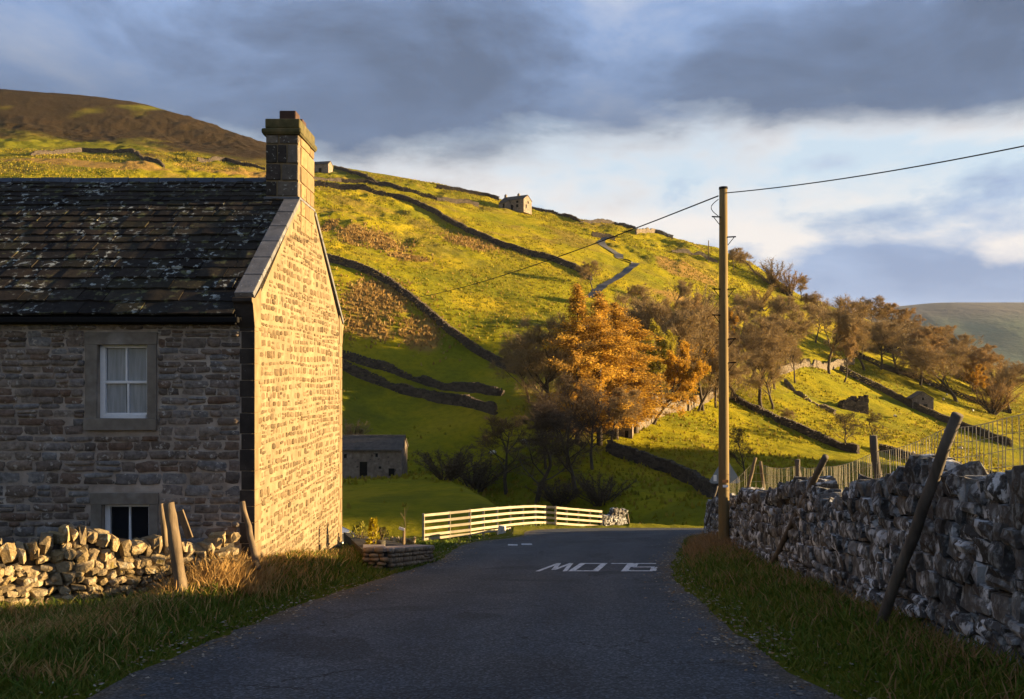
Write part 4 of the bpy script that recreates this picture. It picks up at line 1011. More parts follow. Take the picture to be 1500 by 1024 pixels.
def car():
    root = empty('parked_car', (-4.95, 24.2, EYE - (824 - VH) / F * 24.2), math.radians(48)); tag(root, 'dark car parked behind the gable, its front corner showing', 'car')
    m_p = mk('dark_car_paint', [(.02, .022, .026)], nscale=3, namp=.1, rough=.25, bump=0, spec=.6); m_gl = glass_mat('windscreen', (.10, .12, .14), .05); m_ch = mk('chrome_trim', [(.6, .6, .6)], rough=.25, bump=0, metallic=.8)
    m_ty = mk('tyre_rubber', [(.015, .015, .016)], bump=.2)
    w_ = 1.66; x0, x1, y0, z0 = -w_ / 2, w_ / 2, 0.0, 0.0
    prof = [(0, .28), (0, .62), (.06, .74), (.9, .88), (1.55, 1.32), (2.9, 1.36), (3.6, .95), (3.9, .85), (3.95, .3)]
    bm = MB(); n = len(prof); ins = [.05, .02, .05, .03, .16, .16, .05, .05, .05]
    A = [Vector((x0 + ins[i], y0 + p[0], z0 + p[1])) for i, p in enumerate(prof)]; B = [Vector((x1 - ins[i], y0 + p[0], z0 + p[1])) for i, p in enumerate(prof)]
    bm.add(A + B, [tuple(range(n)), tuple(range(2 * n - 1, n - 1, -1))] + [(i, n + i, n + (i + 1) % n, (i + 1) % n) for i in range(n)]); bm.build('body', m_p, root, bevel=.03)
    MB().add([A[3] + Vector((.08, -.004, .01)), B[3] + Vector((-.08, -.004, .01)), B[4] + Vector((-.03, -.02, -.03)), A[4] + Vector((.03, -.02, -.03))], [(0, 1, 2, 3)]).build('windscreen', m_gl, root)
    for x in (x0 + .28, x1 - .28): MB().tube([(x, y0 - .02, z0 + .58), (x, y0 + .05, z0 + .58)], [.09, .10], 14).build('headlight', m_ch, root)
    MB().box((x1 - .52, y0 - .03, z0 + .46), (.20, .012, .14)).build('number_plate', m_white, root)
    MB().box(((x0 + x1) / 2, y0 - .02, z0 + .32), (w_ - .04, .1, .12)).build('bumper', m_iron, root, bevel=.02)
    MB().box(((x0 + x1) / 2, y0 + .5, z0 + .82), (w_ - .3, .9, .02), Matrix.Rotation(.16, 3, 'X')).build('bonnet_trim', m_ch, root)
    MB().tube([(x1 - .5, y0 + .95, z0 + .90), (x1 - .22, y0 + 1.15, z0 + 1.05)], .015, 5).build('wiper', m_ch, root)
    for x in (x0 + .1, x1 - .1):
        for y in (y0 + .7, y0 + 3.2): MB().tube([(x - .09, y, z0 + .28), (x + .09, y, z0 + .28)], .30, 18).build('wheel', m_ty, root)
car()
# ------------------------------------------------------------------ field walls on the hillside
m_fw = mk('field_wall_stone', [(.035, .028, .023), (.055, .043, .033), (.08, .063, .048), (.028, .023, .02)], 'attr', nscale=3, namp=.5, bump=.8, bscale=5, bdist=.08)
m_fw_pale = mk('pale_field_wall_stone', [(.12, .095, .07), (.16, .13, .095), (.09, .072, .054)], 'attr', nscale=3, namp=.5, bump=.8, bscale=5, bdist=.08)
def field_wall(label, P, h=1.35, pale=False, ruin=0.0, seed=0, block=.62):
    r = random.Random(seed + 900); G = [ground_at(u, v) for u, v in P]
    f, LN = pathfn([(g.x, g.y) for g in G]); mb = MB(); s = 0; pts_ = []
    n_ = max(2, int(LN / .5)); ss_ = np.linspace(0, LN, n_ + 1); Q = [f(x)[0] for x in ss_]; Zq = height(np.array([q.x for q in Q]), np.array([q.y for q in Q]))
    Zq = np.minimum(Zq, np.convolve(np.pad(Zq, 4, 'edge'), np.ones(9) / 9, 'valid') + .1)
    top = h * (.9 + .22 * fbm(ss_ / 3.0 + seed * 7, ss_ * 0 + 1.3, 3, 5))
    if ruin: top = top * np.clip(1 - ruin * 3.0 * np.clip(fbm(ss_ / 4.5 + seed, ss_ * 0 + 8.1, 2, 9) - .45, 0, 1), .18, 1)
    z = -.35
    while z < h * 1.15:
        rh = r.uniform(.24, .38); s = -r.uniform(0, .5)
        while s < LN:
            bl = r.uniform(.35, .95); m_ = min(max(s + bl / 2, 0), LN); T_ = float(np.interp(m_, ss_, top))
            if z + rh * .6 < T_:
                p, t = f(m_); g_ = float(np.interp(m_, ss_, Zq)); M = Matrix.Rotation(math.atan2(t.y, t.x), 3, 'Z')
                mb.box((p.x, p.y, g_ + z + rh / 2), (bl * 1.04, (.62 - .12 * z / h) * r.uniform(.88, 1.12), rh * 1.05), M, jit=.035)
            s += bl
        z += rh
    s = 0
    while s < LN:                                # cope stones on edge
        p, t = f(s); g_ = float(np.interp(s, ss_, Zq)) + float(np.interp(s, ss_, top)); M = Matrix.Rotation(math.atan2(t.y, t.x), 3, 'Z') @ Matrix.Rotation(r.gauss(0, .25), 3, 'Y')
        mb.box((p.x, p.y, g_ + .02), (r.uniform(.15, .3), .5, r.uniform(.2, .38)), M, jit=.04); s += r.uniform(.28, .6)
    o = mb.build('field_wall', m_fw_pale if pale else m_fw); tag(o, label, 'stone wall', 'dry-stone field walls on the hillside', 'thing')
FW = [
 ('dark wall curving down the slope just right of the cottage gable', [(330, 362), (400, 370), (470, 383), (520, 397), (560, 414), (600, 444), (640, 480), (680, 512), (720, 535), (766, 556)], 1.6, 0, 0),
 ('long dark wall slanting from the chimney to the bare tree by the lane', [(380, 268), (455, 272), (520, 281), (580, 292), (620, 305), (650, 322), (690, 343), (740, 362), (800, 380), (840, 396), (866, 412)], 1.7, 0, 0),
 ('upper dark wall running level beneath the skyline left of the farmhouse', [(390, 262), (458, 266), (500, 268), (540, 272), (590, 283), (640, 292), (700, 299)], 1.4, 0, 0),
 ('thin wall dropping from the skyline toward the upper level wall', [(490, 246), (520, 254), (545, 265), (570, 276)], 1.3, 0, 0),
 ('wall on the skyline left of the hilltop farmhouse', [(640, 273), (680, 281), (712, 289), (730, 295)], 1.5, 0, 0),
 ('skyline wall running right from the hilltop farmhouse', [(778, 305), (820, 316), (850, 325), (900, 331), (930, 336)], 1.4, 0, .5),
 ('upper of two ruined walls above the field barn', [(380, 490), (450, 510), (505, 528), (560, 545), (610, 562), (660, 577), (735, 588)], 1.4, 0, .5),
 ('lower of two ruined walls above the field barn', [(380, 505), (450, 526), (500, 545), (560, 568), (620, 588), (680, 602), (725, 618)], 1.6, 0, .3),
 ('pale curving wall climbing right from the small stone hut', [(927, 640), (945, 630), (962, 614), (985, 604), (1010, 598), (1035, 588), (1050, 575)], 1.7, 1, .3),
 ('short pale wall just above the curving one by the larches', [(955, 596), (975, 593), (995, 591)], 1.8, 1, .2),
 ('dark low wall descending right below the small stone hut', [(892, 668), (930, 682), (980, 697), (1012, 716), (1048, 738)], 1.5, 0, 0),
 ('wall running down right from the trees behind the telegraph pole', [(1072, 586), (1110, 606), (1160, 627), (1205, 646), (1255, 664)], 1.4, 0, .2),
 ('long dark wall passing the gabled field barn at right', [(1232, 541), (1290, 570), (1340, 598), (1400, 625), (1480, 655)], 1.7, 0, 0),
 ('upper dark wall below the right-hand wood', [(1232, 505), (1262, 522), (1290, 536), (1340, 553), (1400, 576), (1480, 605)], 1.6, 0, 0),
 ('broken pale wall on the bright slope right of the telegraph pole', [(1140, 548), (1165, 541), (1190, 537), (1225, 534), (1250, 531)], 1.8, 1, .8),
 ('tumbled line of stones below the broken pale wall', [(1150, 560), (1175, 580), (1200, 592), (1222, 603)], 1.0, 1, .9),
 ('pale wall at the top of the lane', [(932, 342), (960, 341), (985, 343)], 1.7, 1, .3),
 ('faint wall crossing the slope left of the small far pole', [(985, 367), (1015, 372), (1050, 380)], 1.3, 1, .6),
 ('dark wall stub above the lane top', [(868, 348), (885, 351), (900, 354)], 1.6, 0, 0),
 ('wall crossing the moor foot above the cottage roof', [(45, 228), (120, 222), (190, 226), (215, 240), (240, 246)], 1.5, 0, .5),
 ('short wall under the moor left of the chimney', [(290, 238), (330, 240), (360, 246), (388, 250)], 1.4, 0, .5),
 ('lower dark wall in the shaded field behind the wire netting', [(1290, 655), (1340, 672), (1400, 690), (1480, 705)], 1.3, 0, .3),
]
for i, (lb, P, h, pale, ru) in enumerate(FW): field_wall(lb, P, h, pale, ru, i)

# lane on the hillside
def ribbon(name, P, wd, mat, lift=.12):
    G = [ground_at(u, v) for u, v in P]; D = densify([(g.x, g.y) for g in G], 10); V = []; n = len(D)
    X = []; 
    for i in range(n):
        a = Vector((*D[max(i - 1, 0)], 0)); b = Vector((*D[min(i + 1, n - 1)], 0)); t = (b - a).normalized(); nn = Vector((-t.y, t.x, 0)); c = Vector((*D[i], 0))
        for k in range(5): q = c + nn * wd * (k / 4 - .5); X.append((q.x, q.y))
    X = np.array(X); Z = height(X[:, 0], X[:, 1]); Zs = Z.reshape(n, 5).mean(1)
    Zs = np.convolve(np.pad(Zs, 3, 'edge'), np.ones(7) / 7, 'valid')
    Z = np.maximum(np.repeat(Zs, 5), Z.reshape(n, 5).max(1).repeat(5) - .1) + lift
    V = np.c_[X, Z]; i = (np.arange(n - 1)[:, None] * 5 + np.arange(4)[None, :]).ravel()
    me = mesh_np(name, V, np.c_[i, i + 1, i + 6, i + 5], True); me.materials.append(mat)
    o = link(bpy.data.objects.new(name, me)); o['kind'] = 'structure'; return o
m_lane = mk('lane_tarmac', [(.07, .07, .072), (.09, .088, .085)], nscale=.5, namp=.3, bump=.2)
ribbon('lane', [(912, 351), (890, 352), (880, 358), (893, 366), (906, 373), (908, 379), (930, 387), (926, 394), (910, 405), (892, 416), (876, 428), (862, 440)], 2.9, m_lane, .3)

# ------------------------------------------------------------------ far buildings
m_bs = mk('barn_stone', [(.20, .165, .13), (.15, .12, .095), (.26, .22, .18)], nscale=2.2, namp=.6, bump=1.0, bscale=4, bdist=.08, spots=((.05, .04, .035), 1.6, .63, .04))
m_br = mk('barn_roof_slate', [(.055, .048, .042), (.08, .068, .056), (.04, .036, .033)], nscale=2.5, namp=.5, bump=.6, bscale=6, bdist=.05)
m_dark = mk('dark_opening', [(.008, .007, .006)], bump=0)
def building(name, label, base, W_, D_, he, hr, rz, chim=(), wins=(), doors=(), cat='building', porch=False, ridge='x'):
    """local frame: front faces -y; W_ along x, D_ along y"""
    g = base; root = empty(name, g, rz); tag(root, label, cat); y0, y1 = 0, D_
    mb = MB()
    if ridge == 'x':
        A = [(-W_ / 2, y0, -1.2), (-W_ / 2, y1, -1.2), (-W_ / 2, y1, he), (-W_ / 2, (y0 + y1) / 2, hr - .05), (-W_ / 2, y0, he)]; mb.prism(A, (W_, 0, 0))
        rf = empty('roof'); rf.parent = root
        for (ya, yb) in ((y0 - .25, (y0 + y1) / 2), (y1 + .25, (y0 + y1) / 2)):
            sl_ = (hr - he) / (D_ / 2) * .25
            MB().prism([(-W_ / 2 - .12, ya, he - sl_), (W_ / 2 + .12, ya, he - sl_), (W_ / 2 + .12, yb, hr), (-W_ / 2 - .12, yb, hr)], (0, 0, .16)).build('roof_slope', m_br, rf)
            n = 6
            for k in range(n):                    # slate courses as thin steps
                t0, t1 = k / n, (k + 1) / n + .02; za, zb = he - sl_ + (hr - he + sl_) * t0 + .17, he - sl_ + (hr - he + sl_) * min(t1, 1) + .17; p, q = ya + (yb - ya) * t0, ya + (yb - ya) * min(t1, 1)
                MB().prism([(-W_ / 2 - .13, p, za), (W_ / 2 + .13, p, za), (W_ / 2 + .13, q, zb - .03), (-W_ / 2 - .13, q, zb - .03)], (0, 0, .05)).build('slate_course', m_br, rf)
        MB().box((0, (y0 + y1) / 2, hr + .2), (W_ + .25, .35, .12)).build('ridge', m_bs, rf)
    else:
        A = [(-W_ / 2, y0, -1.2), (W_ / 2, y0, -1.2), (W_ / 2, y0, he), (0, y0, hr - .05), (-W_ / 2, y0, he)]; mb.prism(A, (0, D_, 0))
        rf = empty('roof'); rf.parent = root
        for sg in (-1, 1):
            MB().prism([(sg * (W_ / 2 + .2), y0 - .15, he - .15), (sg * (W_ / 2 + .2), y1 + .15, he - .15), (0, y1 + .15, hr), (0, y0 - .15, hr)], (0, 0, .16)).build('roof_slope', m_br, rf)
    mb.build('wall', m_bs, root)
    for (x, y, h_) in chim:
        MB().box((x, y, hr + h_ / 2 - .5), (.9, .7, h_ + 1)).build('chimney', m_bs, root); MB().tube([(x, y, hr + h_), (x, y, hr + h_ + .35)], .16, 8).build('chimney_pot', m_pot, root)
    for (x, z, w_, h_, face) in wins:
        o = empty('window'); o.parent = root
        c = Vector((x, y0 - .02, z)) if face == 'f' else Vector((W_ / 2 + .02, x, z)); s = (w_, .1, h_) if face == 'f' else (.1, w_, h_)
        MB().box(c, s).build('pane', m_dark, o)
        s2 = (w_ + .4, .16, .2) if face == 'f' else (.16, w_ + .4, .2)
        MB().box(c + Vector((0, 0, h_ / 2 + .11)), s2).build('lintel', m_dressed, o); MB().box(c - Vector((0, 0, h_ / 2 + .09)), s2).build('sill', m_dressed, o)
    for (x, w_, h_) in doors:
        MB().box((x, y0 - .02, h_ / 2), (w_, .12, h_)).build('door', m_dark, root)
    return root
g = px(548, 697, 106); g = Vector((px(540, 697, 106).x, 106, px(540, 697, 106).z))
W_ = 11.2; xr_ = px(588, 697, 106).x
bb = Vector((xr_ - W_ / 2, 106, 0)); bb.z = hz(bb.x, bb.y) 
barnz = EYE - (697 - VH) / F * 106; bb.z = barnz
building('field_barn', 'long shaded stone field barn in the hollow right of the cottage', bb, W_, 6.0, 3.1, 4.5, 0, doors=[(1.0, .9, 1.7), (4.4, .7, .9)], wins=[(-1.2, 2.4, .35, .5, 'f'), (2.6, 2.5, .3, .45, 'f'), (-2.8, 1.2, .5, .6, 'f'), (3.0, 1.0, .3, .3, 'f')], cat='barn')
mbs = MB()
g = ground_at(750, 308); building('farmhouse', 'small two-chimney stone farmhouse standing on the skyline', g, 10.4, 6.4, 3.9, 5.7, math.radians(-30), chim=[(-4.7, 3.2, 1.2), (1.2, 3.2, 1.0)], wins=[(-2.4, 1.4, .9, 1.2, 'f'), (2.4, 1.4, .9, 1.2, 'f'), (-2.4, 3.0, .9, .9, 'f'), (2.4, 3.0, .9, .9, 'f'), (2.0, 1.3, .9, 1.4, 's'), (3.6, 3.0, .8, .9, 's')], doors=[(0, 1.0, 2.0)], cat='house')
g2 = ground_at(736, 305); building('outhouse', 'tiny lean-to outhouse against the left of the skyline farmhouse', g2, 3.6, 3.0, 2.1, 3.0, math.radians(-38), doors=[(.6, .9, 1.7)], cat='outbuilding')
g = ground_at(1352, 602); building('field_barn', 'small gabled field barn beside the long wall at right', g, 5.2, 7.5, 3.4, 5.1, math.radians(-14), ridge='y', wins=[(0, 3.3, .5, .7, 'f')], doors=[(.6, 1.0, 1.9)], cat='barn')
g = ground_at(469, 250); building('field_barn', 'distant stone barn on the moor edge right of the chimney', g, 7.0, 5.0, 3.6, 5.0, math.radians(-10), doors=[(0, 1.2, 2.0)], cat='barn')
g = ground_at(916, 646, 60); building('stone_hut', 'small roofed stone hut at the lower end of the curving wall', g, 2.0, 2.4, 2.0, 2.8, math.radians(-12), ridge='y', doors=[(.2, .5, 1.0)], cat='hut')
def ruin():
    g = ground_at(1252, 602); root = empty('ruined_barn', g, .1); tag(root, 'roofless ruined barn with broken walls behind two bare trees', 'ruin'); r = random.Random(3)
    for (a, b, hs_) in (((-3, 0), (3, 0), (2.4, 3.4, 2.0, 3.8, 3.5)), ((3, 0), (3, 5), (4.2, 3.6, 3.0, 2.2)), ((-3, 0), (-3, 5), (2.6, 1.8, 1.2, 1.5)), ((-3, 5), (3, 5), (1.6, 2.0, 3.0, 3.6))):
        mb = MB(); LN = math.hypot(b[0] - a[0], b[1] - a[1]); z = -.6
        while z < 4.4:
            rh = r.uniform(.22, .36); s_ = -r.uniform(0, .4)
            while s_ < LN:
                bl = r.uniform(.3, .8); t = min(max((s_ + bl / 2) / LN, 0), 1); k = t * (len(hs_) - 1); j = min(int(k), len(hs_) - 2); h_ = hs_[j] + (hs_[j + 1] - hs_[j]) * (k - j) + r.uniform(-.3, .3)
                if z + rh / 2 < h_: mb.box((a[0] + (b[0] - a[0]) * t, a[1] + (b[1] - a[1]) * t, z + rh / 2), (bl if a[1] == b[1] else .6, .6 if a[1] == b[1] else bl, rh * 1.03), jit=.04)
                s_ += bl
            z += rh
        mb.build('wall', m_fw, root)
ruin()
far_p = ground_at(1038, 381); telegraph_pole('telegraph_pole', 'small far telegraph pole on the slope left of the tall one', far_p - Vector((0, 0, .5)), far_p + Vector((0, 0, 8.2)), .22, .16, False)

# ------------------------------------------------------------------ sheep
m_wool = mk('fleece', [(.62, .57, .48), (.5, .46, .39)], nscale=8, namp=.3, bump=.8, bscale=14, bdist=.04); m_face = mk('sheep_face', [(.05, .045, .04)], bump=.1)
def sheep_mesh(graze):
    bm = bmesh.new(); bmesh.ops.create_icosphere(bm, subdivisions=2, radius=1)
    for v in bm.verts: v.co = Vector((v.co.x * .55, v.co.y * .27, v.co.z * .29 + .55 + .03 * math.sin(v.co.x * 9)))
    me = bpy.data.meshes.new('fleece'); bm.to_mesh(me); bm.free(); me.polygons.foreach_set('use_smooth', [True] * len(me.polygons)); me.materials.append(m_wool)
    mb = MB(); h = (.78, 0, .28 if graze else .80)
    mb.tube([(.45, 0, .62), (.60, 0, .52 if graze else .74), h], [.13, .10, .055], 8); mb.box((.60, .09, h[2] + .12), (.05, .12, .04)); mb.box((.60, -.09, h[2] + .12), (.05, .12, .04))
    for x in (-.34, .32):
        for y in (-.13, .13): mb.tube([(x, y, .42), (x + .02, y, .22), (x, y, 0)], [.06, .04, .035], 6)
    m2 = mb.mesh('head_and_legs', True); m2.materials.append(m_face)
    return me, m2
SHV = [sheep_mesh(True), sheep_mesh(False)]
for i, (u, v, lb) in enumerate(((1322, 546, 'highest sheep, on the slope above the upper right wall'), (1362, 563, 'sheep right of the dark upper wall end above the small barn'), (1380, 566, 'sheep close under the upper right wall'), (1387, 577, 'lone sheep right of and above the small gabled barn'), (1382, 585, 'sheep just right of the small gabled barn'),
        (1425, 602, 'sheep far right on the bright slope'), (1311, 613, 'sheep alone on the green field left of the small gabled barn'), (1407, 658, 'sheep behind the wire netting right of the long leaning stake'), (1338, 665, 'sheep behind the wire netting left of the long leaning stake'), (768, 661, 'sheep grazing in the shade behind the bare gully trees'), (722, 678, 'sheep in the shaded hollow left of the bare gully trees'))):
    g = ground_at(u, v, 60); root = empty('sheep', g, random.Random(i).uniform(0, 6.28)); tag(root, lb, 'sheep', 'sheep scattered on the fields')
    for me, nm in zip(SHV[i % 2], ('fleece', 'head_and_legs')): o = bpy.data.objects.new(nm, me); link(o, root)
# ------------------------------------------------------------------ trees
class TB:
    """branch tubes and twig/leaf quads as flat lists"""
    def __init__(s): s.v = []; s.f = []; s.r = []
    def tube(s, pts, rad, n):
        b = len(s.v)
        for i, p in enumerate(pts):
            t = (pts[min(i + 1, len(pts) - 1)] - pts[max(i - 1, 0)]); a = t.cross(Vector((.31, .17, .93))).normalized(); c = t.cross(a).normalized()
            for k in range(n): s.v.append(tuple(p + (a * math.cos(6.2832 * k / n) + c * math.sin(6.2832 * k / n)) * rad[i])); s.r.append(.5)
        for i in range(len(pts) - 1):
            for k in range(n): s.f.append((b + i * n + k, b + i * n + (k + 1) % n, b + (i + 1) * n + (k + 1) % n, b + (i + 1) * n + k))
    def strip(s, a, c, w_, q, rnd):
        d = (c - a); n = d.cross(q)
        if n.length < 1e-6: return
        n = n.normalized() * w_; b = len(s.v); s.v += [tuple(a - n), tuple(a + n), tuple(c + n * .35), tuple(c - n * .35)]; s.f.append((b, b + 1, b + 2, b + 3)); s.r += [rnd] * 4
    def leaf(s, c, sz, r, rnd, d=None):
        d = d or Vector((r.gauss(0, 1), r.gauss(0, 1), r.gauss(0, 1))); d = d.normalized(); e = d.cross(Vector((r.gauss(0, 1), r.gauss(0, 1), r.gauss(0, 1)))).normalized()
        b = len(s.v); s.v += [tuple(c - d * sz * .5), tuple(c + e * sz * .33), tuple(c + d * sz * .5), tuple(c - e * sz * .33)]; s.f.append((b, b + 1, b + 2, b + 3)); s.r += [rnd] * 4
    def mesh(s, name, mats, fm=None):
        me = mesh_np(name, np.array(s.v), np.array(s.f), False, {'rnd': ('FLOAT', np.array(s.r))})
        for m in mats: me.materials.append(m)
        if fm is not None: me.polygons.foreach_set('material_index', fm)
        return me
m_bark = mk('bark', [(.05, .038, .028), (.075, .057, .04), (.035, .028, .022)], nscale=3, namp=.4, bump=.6, bscale=8, bdist=.04)
tw_b = leaf_mat('brown_twigs', [(.17, .118, .06), (.28, .20, .10), (.22, .16, .085)], .1)
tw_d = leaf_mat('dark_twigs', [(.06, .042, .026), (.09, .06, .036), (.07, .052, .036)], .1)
lf_o = leaf_mat('larch_needles', [(.15, .10, .03), (.27, .155, .03), (.42, .235, .034), (.55, .33, .04), (.64, .41, .06)], .4)
lf_g = leaf_mat('golden_leaves', [(.26, .14, .02), (.44, .24, .018), (.60, .36, .024)], .4)
lf_y = leaf_mat('yellow_green_leaves', [(.26, .24, .02), (.36, .30, .025), (.20, .19, .02)], .4)
lf_r = leaf_mat('russet_leaves', [(.22, .13, .05), (.30, .19, .07), (.17, .105, .045)], .35)
lf_b = leaf_mat('sparse_brown_leaves', [(.20, .14, .045), (.30, .20, .06), (.24, .17, .07)], .35)
def bare(seed, leafm=None, leaf_n=0, twm=None, dense=1.0, spread=1.0, leaf_s=.3):
    """10 m broadleaf with limbs, branches and sprays of twigs"""
    r = random.Random(seed); T = TB(); C = TB(); LF = TB(); tone = [.5]
    def br(p, d, L_, rad, lvl):
        nseg = (7, 5, 4, 3)[lvl]; pts_ = [p]; q = p
        for i in range(nseg):
            d = (d + Vector((r.gauss(0, .16), r.gauss(0, .16), r.gauss(0, .10) + (.05, .10, .07, .02)[lvl]))).normalized(); q = q + d * (L_ / nseg); pts_.append(q)
        rr = [rad * (1 - .75 * i / nseg) for i in range(nseg + 1)]
        if lvl == 2: tone[0] = r.random()
        (T if lvl < 2 else C).tube(pts_, rr, (7, 5, 3, 3)[lvl])
        if lvl < 3:
            n = int((10, 6, 5)[lvl] * dense + r.random())
            for k in range(n):
                t = r.uniform(.28 if lvl == 0 else .2, 1.0); j = min(int(t * nseg), nseg - 1); b0 = pts_[j].lerp(pts_[j + 1], t * nseg - j)
                a = r.uniform(0, 6.283); pd = (pts_[j + 1] - pts_[j]).normalized(); s1 = pd.cross(Vector((.3, .2, .9))).normalized(); s2 = pd.cross(s1)
                ang = r.uniform(.5, 1.05) * spread; dd = (pd * math.cos(ang) + (s1 * math.cos(a) + s2 * math.sin(a)) * math.sin(ang)).normalized()
                br(b0, dd, L_ * (.62, .55, .55)[lvl] * r.uniform(.7, 1.15) * (1.05 - .45 * t), rad * (.45, .5, .5)[lvl] * (1.1 - .5 * t), lvl + 1)
        if lvl >= 2:
            for k in range(22 if lvl == 3 else 11):
                t = r.uniform(.15, 1); j = min(int(t * nseg), nseg - 1); b0 = pts_[j].lerp(pts_[j + 1], t * nseg - j)
                dd = (d + Vector((r.gauss(0, .6), r.gauss(0, .6), r.gauss(.15, .5)))).normalized(); e = b0 + dd * r.uniform(.22, .6)
                C.strip(b0, e, .008, Vector((r.gauss(0, 1), r.gauss(0, 1), r.gauss(0, 1))), r.random())
                for m_ in range(leaf_n if r.random() < (.5 if leaf_n < 2 else 1) else 0): LF.leaf(b0.lerp(e, r.random()) + Vector((r.gauss(0, .06), r.gauss(0, .06), r.gauss(0, .06))), leaf_s * r.uniform(.5, 1.1), r, .6 * tone[0] + .4 * r.random())
    br(Vector((0, 0, -.3)), Vector((r.gauss(0, .06), r.gauss(0, .06), 1)), 6.8, .165, 0)
    hmax = max(v[2] for v in C.v); k = 10 / hmax
    for X in (T, C, LF): X.v = [(a * k, b * k, c * k) for a, b, c in X.v]
    tr = T.mesh('trunk', [m_bark]); n0 = len(C.f)
    if LF.f:
        b = len(C.v); C.v += LF.v; C.f += [tuple(b + i for i in f) for f in LF.f]; C.r += LF.r
    cr = C.mesh('crown', [twm or tw_b] + ([leafm] if leafm else []), [0] * n0 + [1] * (len(C.f) - n0))
    return tr, cr
def larch(seed, lean=0.0):
    r = random.Random(seed); T = TB(); C = TB(); H = 10.0; pts_ = [Vector((lean * (z / H) ** 2, 0, z)) for z in np.linspace(-.3, H, 12)]
    T.tube(pts_, [.17 * (1 - .93 * i / 11) for i in range(12)], 7); z = 1.1; n0 = []
    while z < H - .15:
        f = z / H; nb = r.randint(4, 6)
        for k in range(nb):
            a = r.uniform(0, 6.283); L_ = (.25 + 3.1 * (1 - f) ** .75) * r.uniform(.45, 1.2) * (1 if r.random() > .2 else .35) * (.8 + .35 * math.sin(a * 2 + z * 1.3 + seed))
            if z < 2.2: L_ *= .6
            b0 = Vector((lean * f * f, 0, z)); d = Vector((math.cos(a), math.sin(a), r.uniform(-.05, .30))); P = [b0]; q = b0
            for i in range(4): d = (d + Vector((r.gauss(0, .08), r.gauss(0, .08), -.06 + .10 * (i > 1)))).normalized(); q = q + d * (L_ / 4); P.append(q)
            rb = r.random(); T.tube(P, [.030 * (1 - f) + .010, .02, .014, .009, .005], 3)
            for m_ in range(int(40 + 95 * L_)):
                t = r.uniform(.12, 1.0); j = min(int(t * 4), 3); c = P[j].lerp(P[j + 1], t * 4 - j); s = r.uniform(.06, .15)
                dd = Vector((d.x + r.gauss(0, .6), d.y + r.gauss(0, .6), r.gauss(-.35, .35))); C.leaf(c + Vector((r.gauss(0, .12), r.gauss(0, .12), r.gauss(-.09, .11))), s, r, min(1, max(0, .62 * rb + .38 * r.random())), dd)
        z += r.uniform(.20, .34)
    return T.mesh('trunk', [m_bark]), C.mesh('crown', [lf_o])
def bush(seed, leafm, twm):
    r = random.Random(seed); T = TB(); C = TB(); n0 = 0
    for i in range(26):
        a = r.uniform(0, 6.28); d = Vector((math.cos(a) * r.uniform(.2, 1.1), math.sin(a) * r.uniform(.2, 1.1), 1)).normalized(); q = Vector((r.gauss(0, .5), r.gauss(0, .5), -.2)); P = [q]
        L_ = r.uniform(6, 10.5) * (1 - .35 * (1 - d.z))
        for k in range(5): d = (d + Vector((r.gauss(0, .14), r.gauss(0, .14), .05))).normalized(); q = q + d * L_ / 5; P.append(q)
        T.tube(P, [.16, .13, .10, .07, .05, .02], 4)
        for k in range(80):
            t = r.uniform(.2, 1); j = min(int(t * 5), 4); b0 = P[j].lerp(P[j + 1], t * 5 - j); dd = (d + Vector((r.gauss(0, .8), r.gauss(0, .8), r.gauss(.1, .6)))).normalized(); e = b0 + dd * r.uniform(.5, 1.6)
            C.strip(b0, e, .03, Vector((r.gauss(0, 1), r.gauss(0, 1), 1)), r.random())
            for m_ in range(2): C.leaf(b0.lerp(e, r.random()), r.uniform(.15, .36), r, r.random())
    return T.mesh('trunk', [m_bark]), C.mesh('crown', [leafm])
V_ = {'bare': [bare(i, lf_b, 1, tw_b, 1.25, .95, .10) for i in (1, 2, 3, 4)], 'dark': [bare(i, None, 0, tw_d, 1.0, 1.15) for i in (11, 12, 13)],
      'gold': [bare(i, lf_g, 4, tw_b, .95, .75, .17) for i in (21, 22)], 'green': [bare(31, lf_y, 4, tw_b, .95, .8, .17)], 'russet': [bare(i, lf_r, 3, tw_b, 1.0, .95, .13) for i in (41, 42)],
      'larch': [larch(1), larch(2, .5), larch(3, -.3)], 'bush': [bush(1, lf_b, tw_b), bush(2, lf_r, tw_b), bush(3, tw_b, tw_b), bush(4, tw_d, tw_d)]}
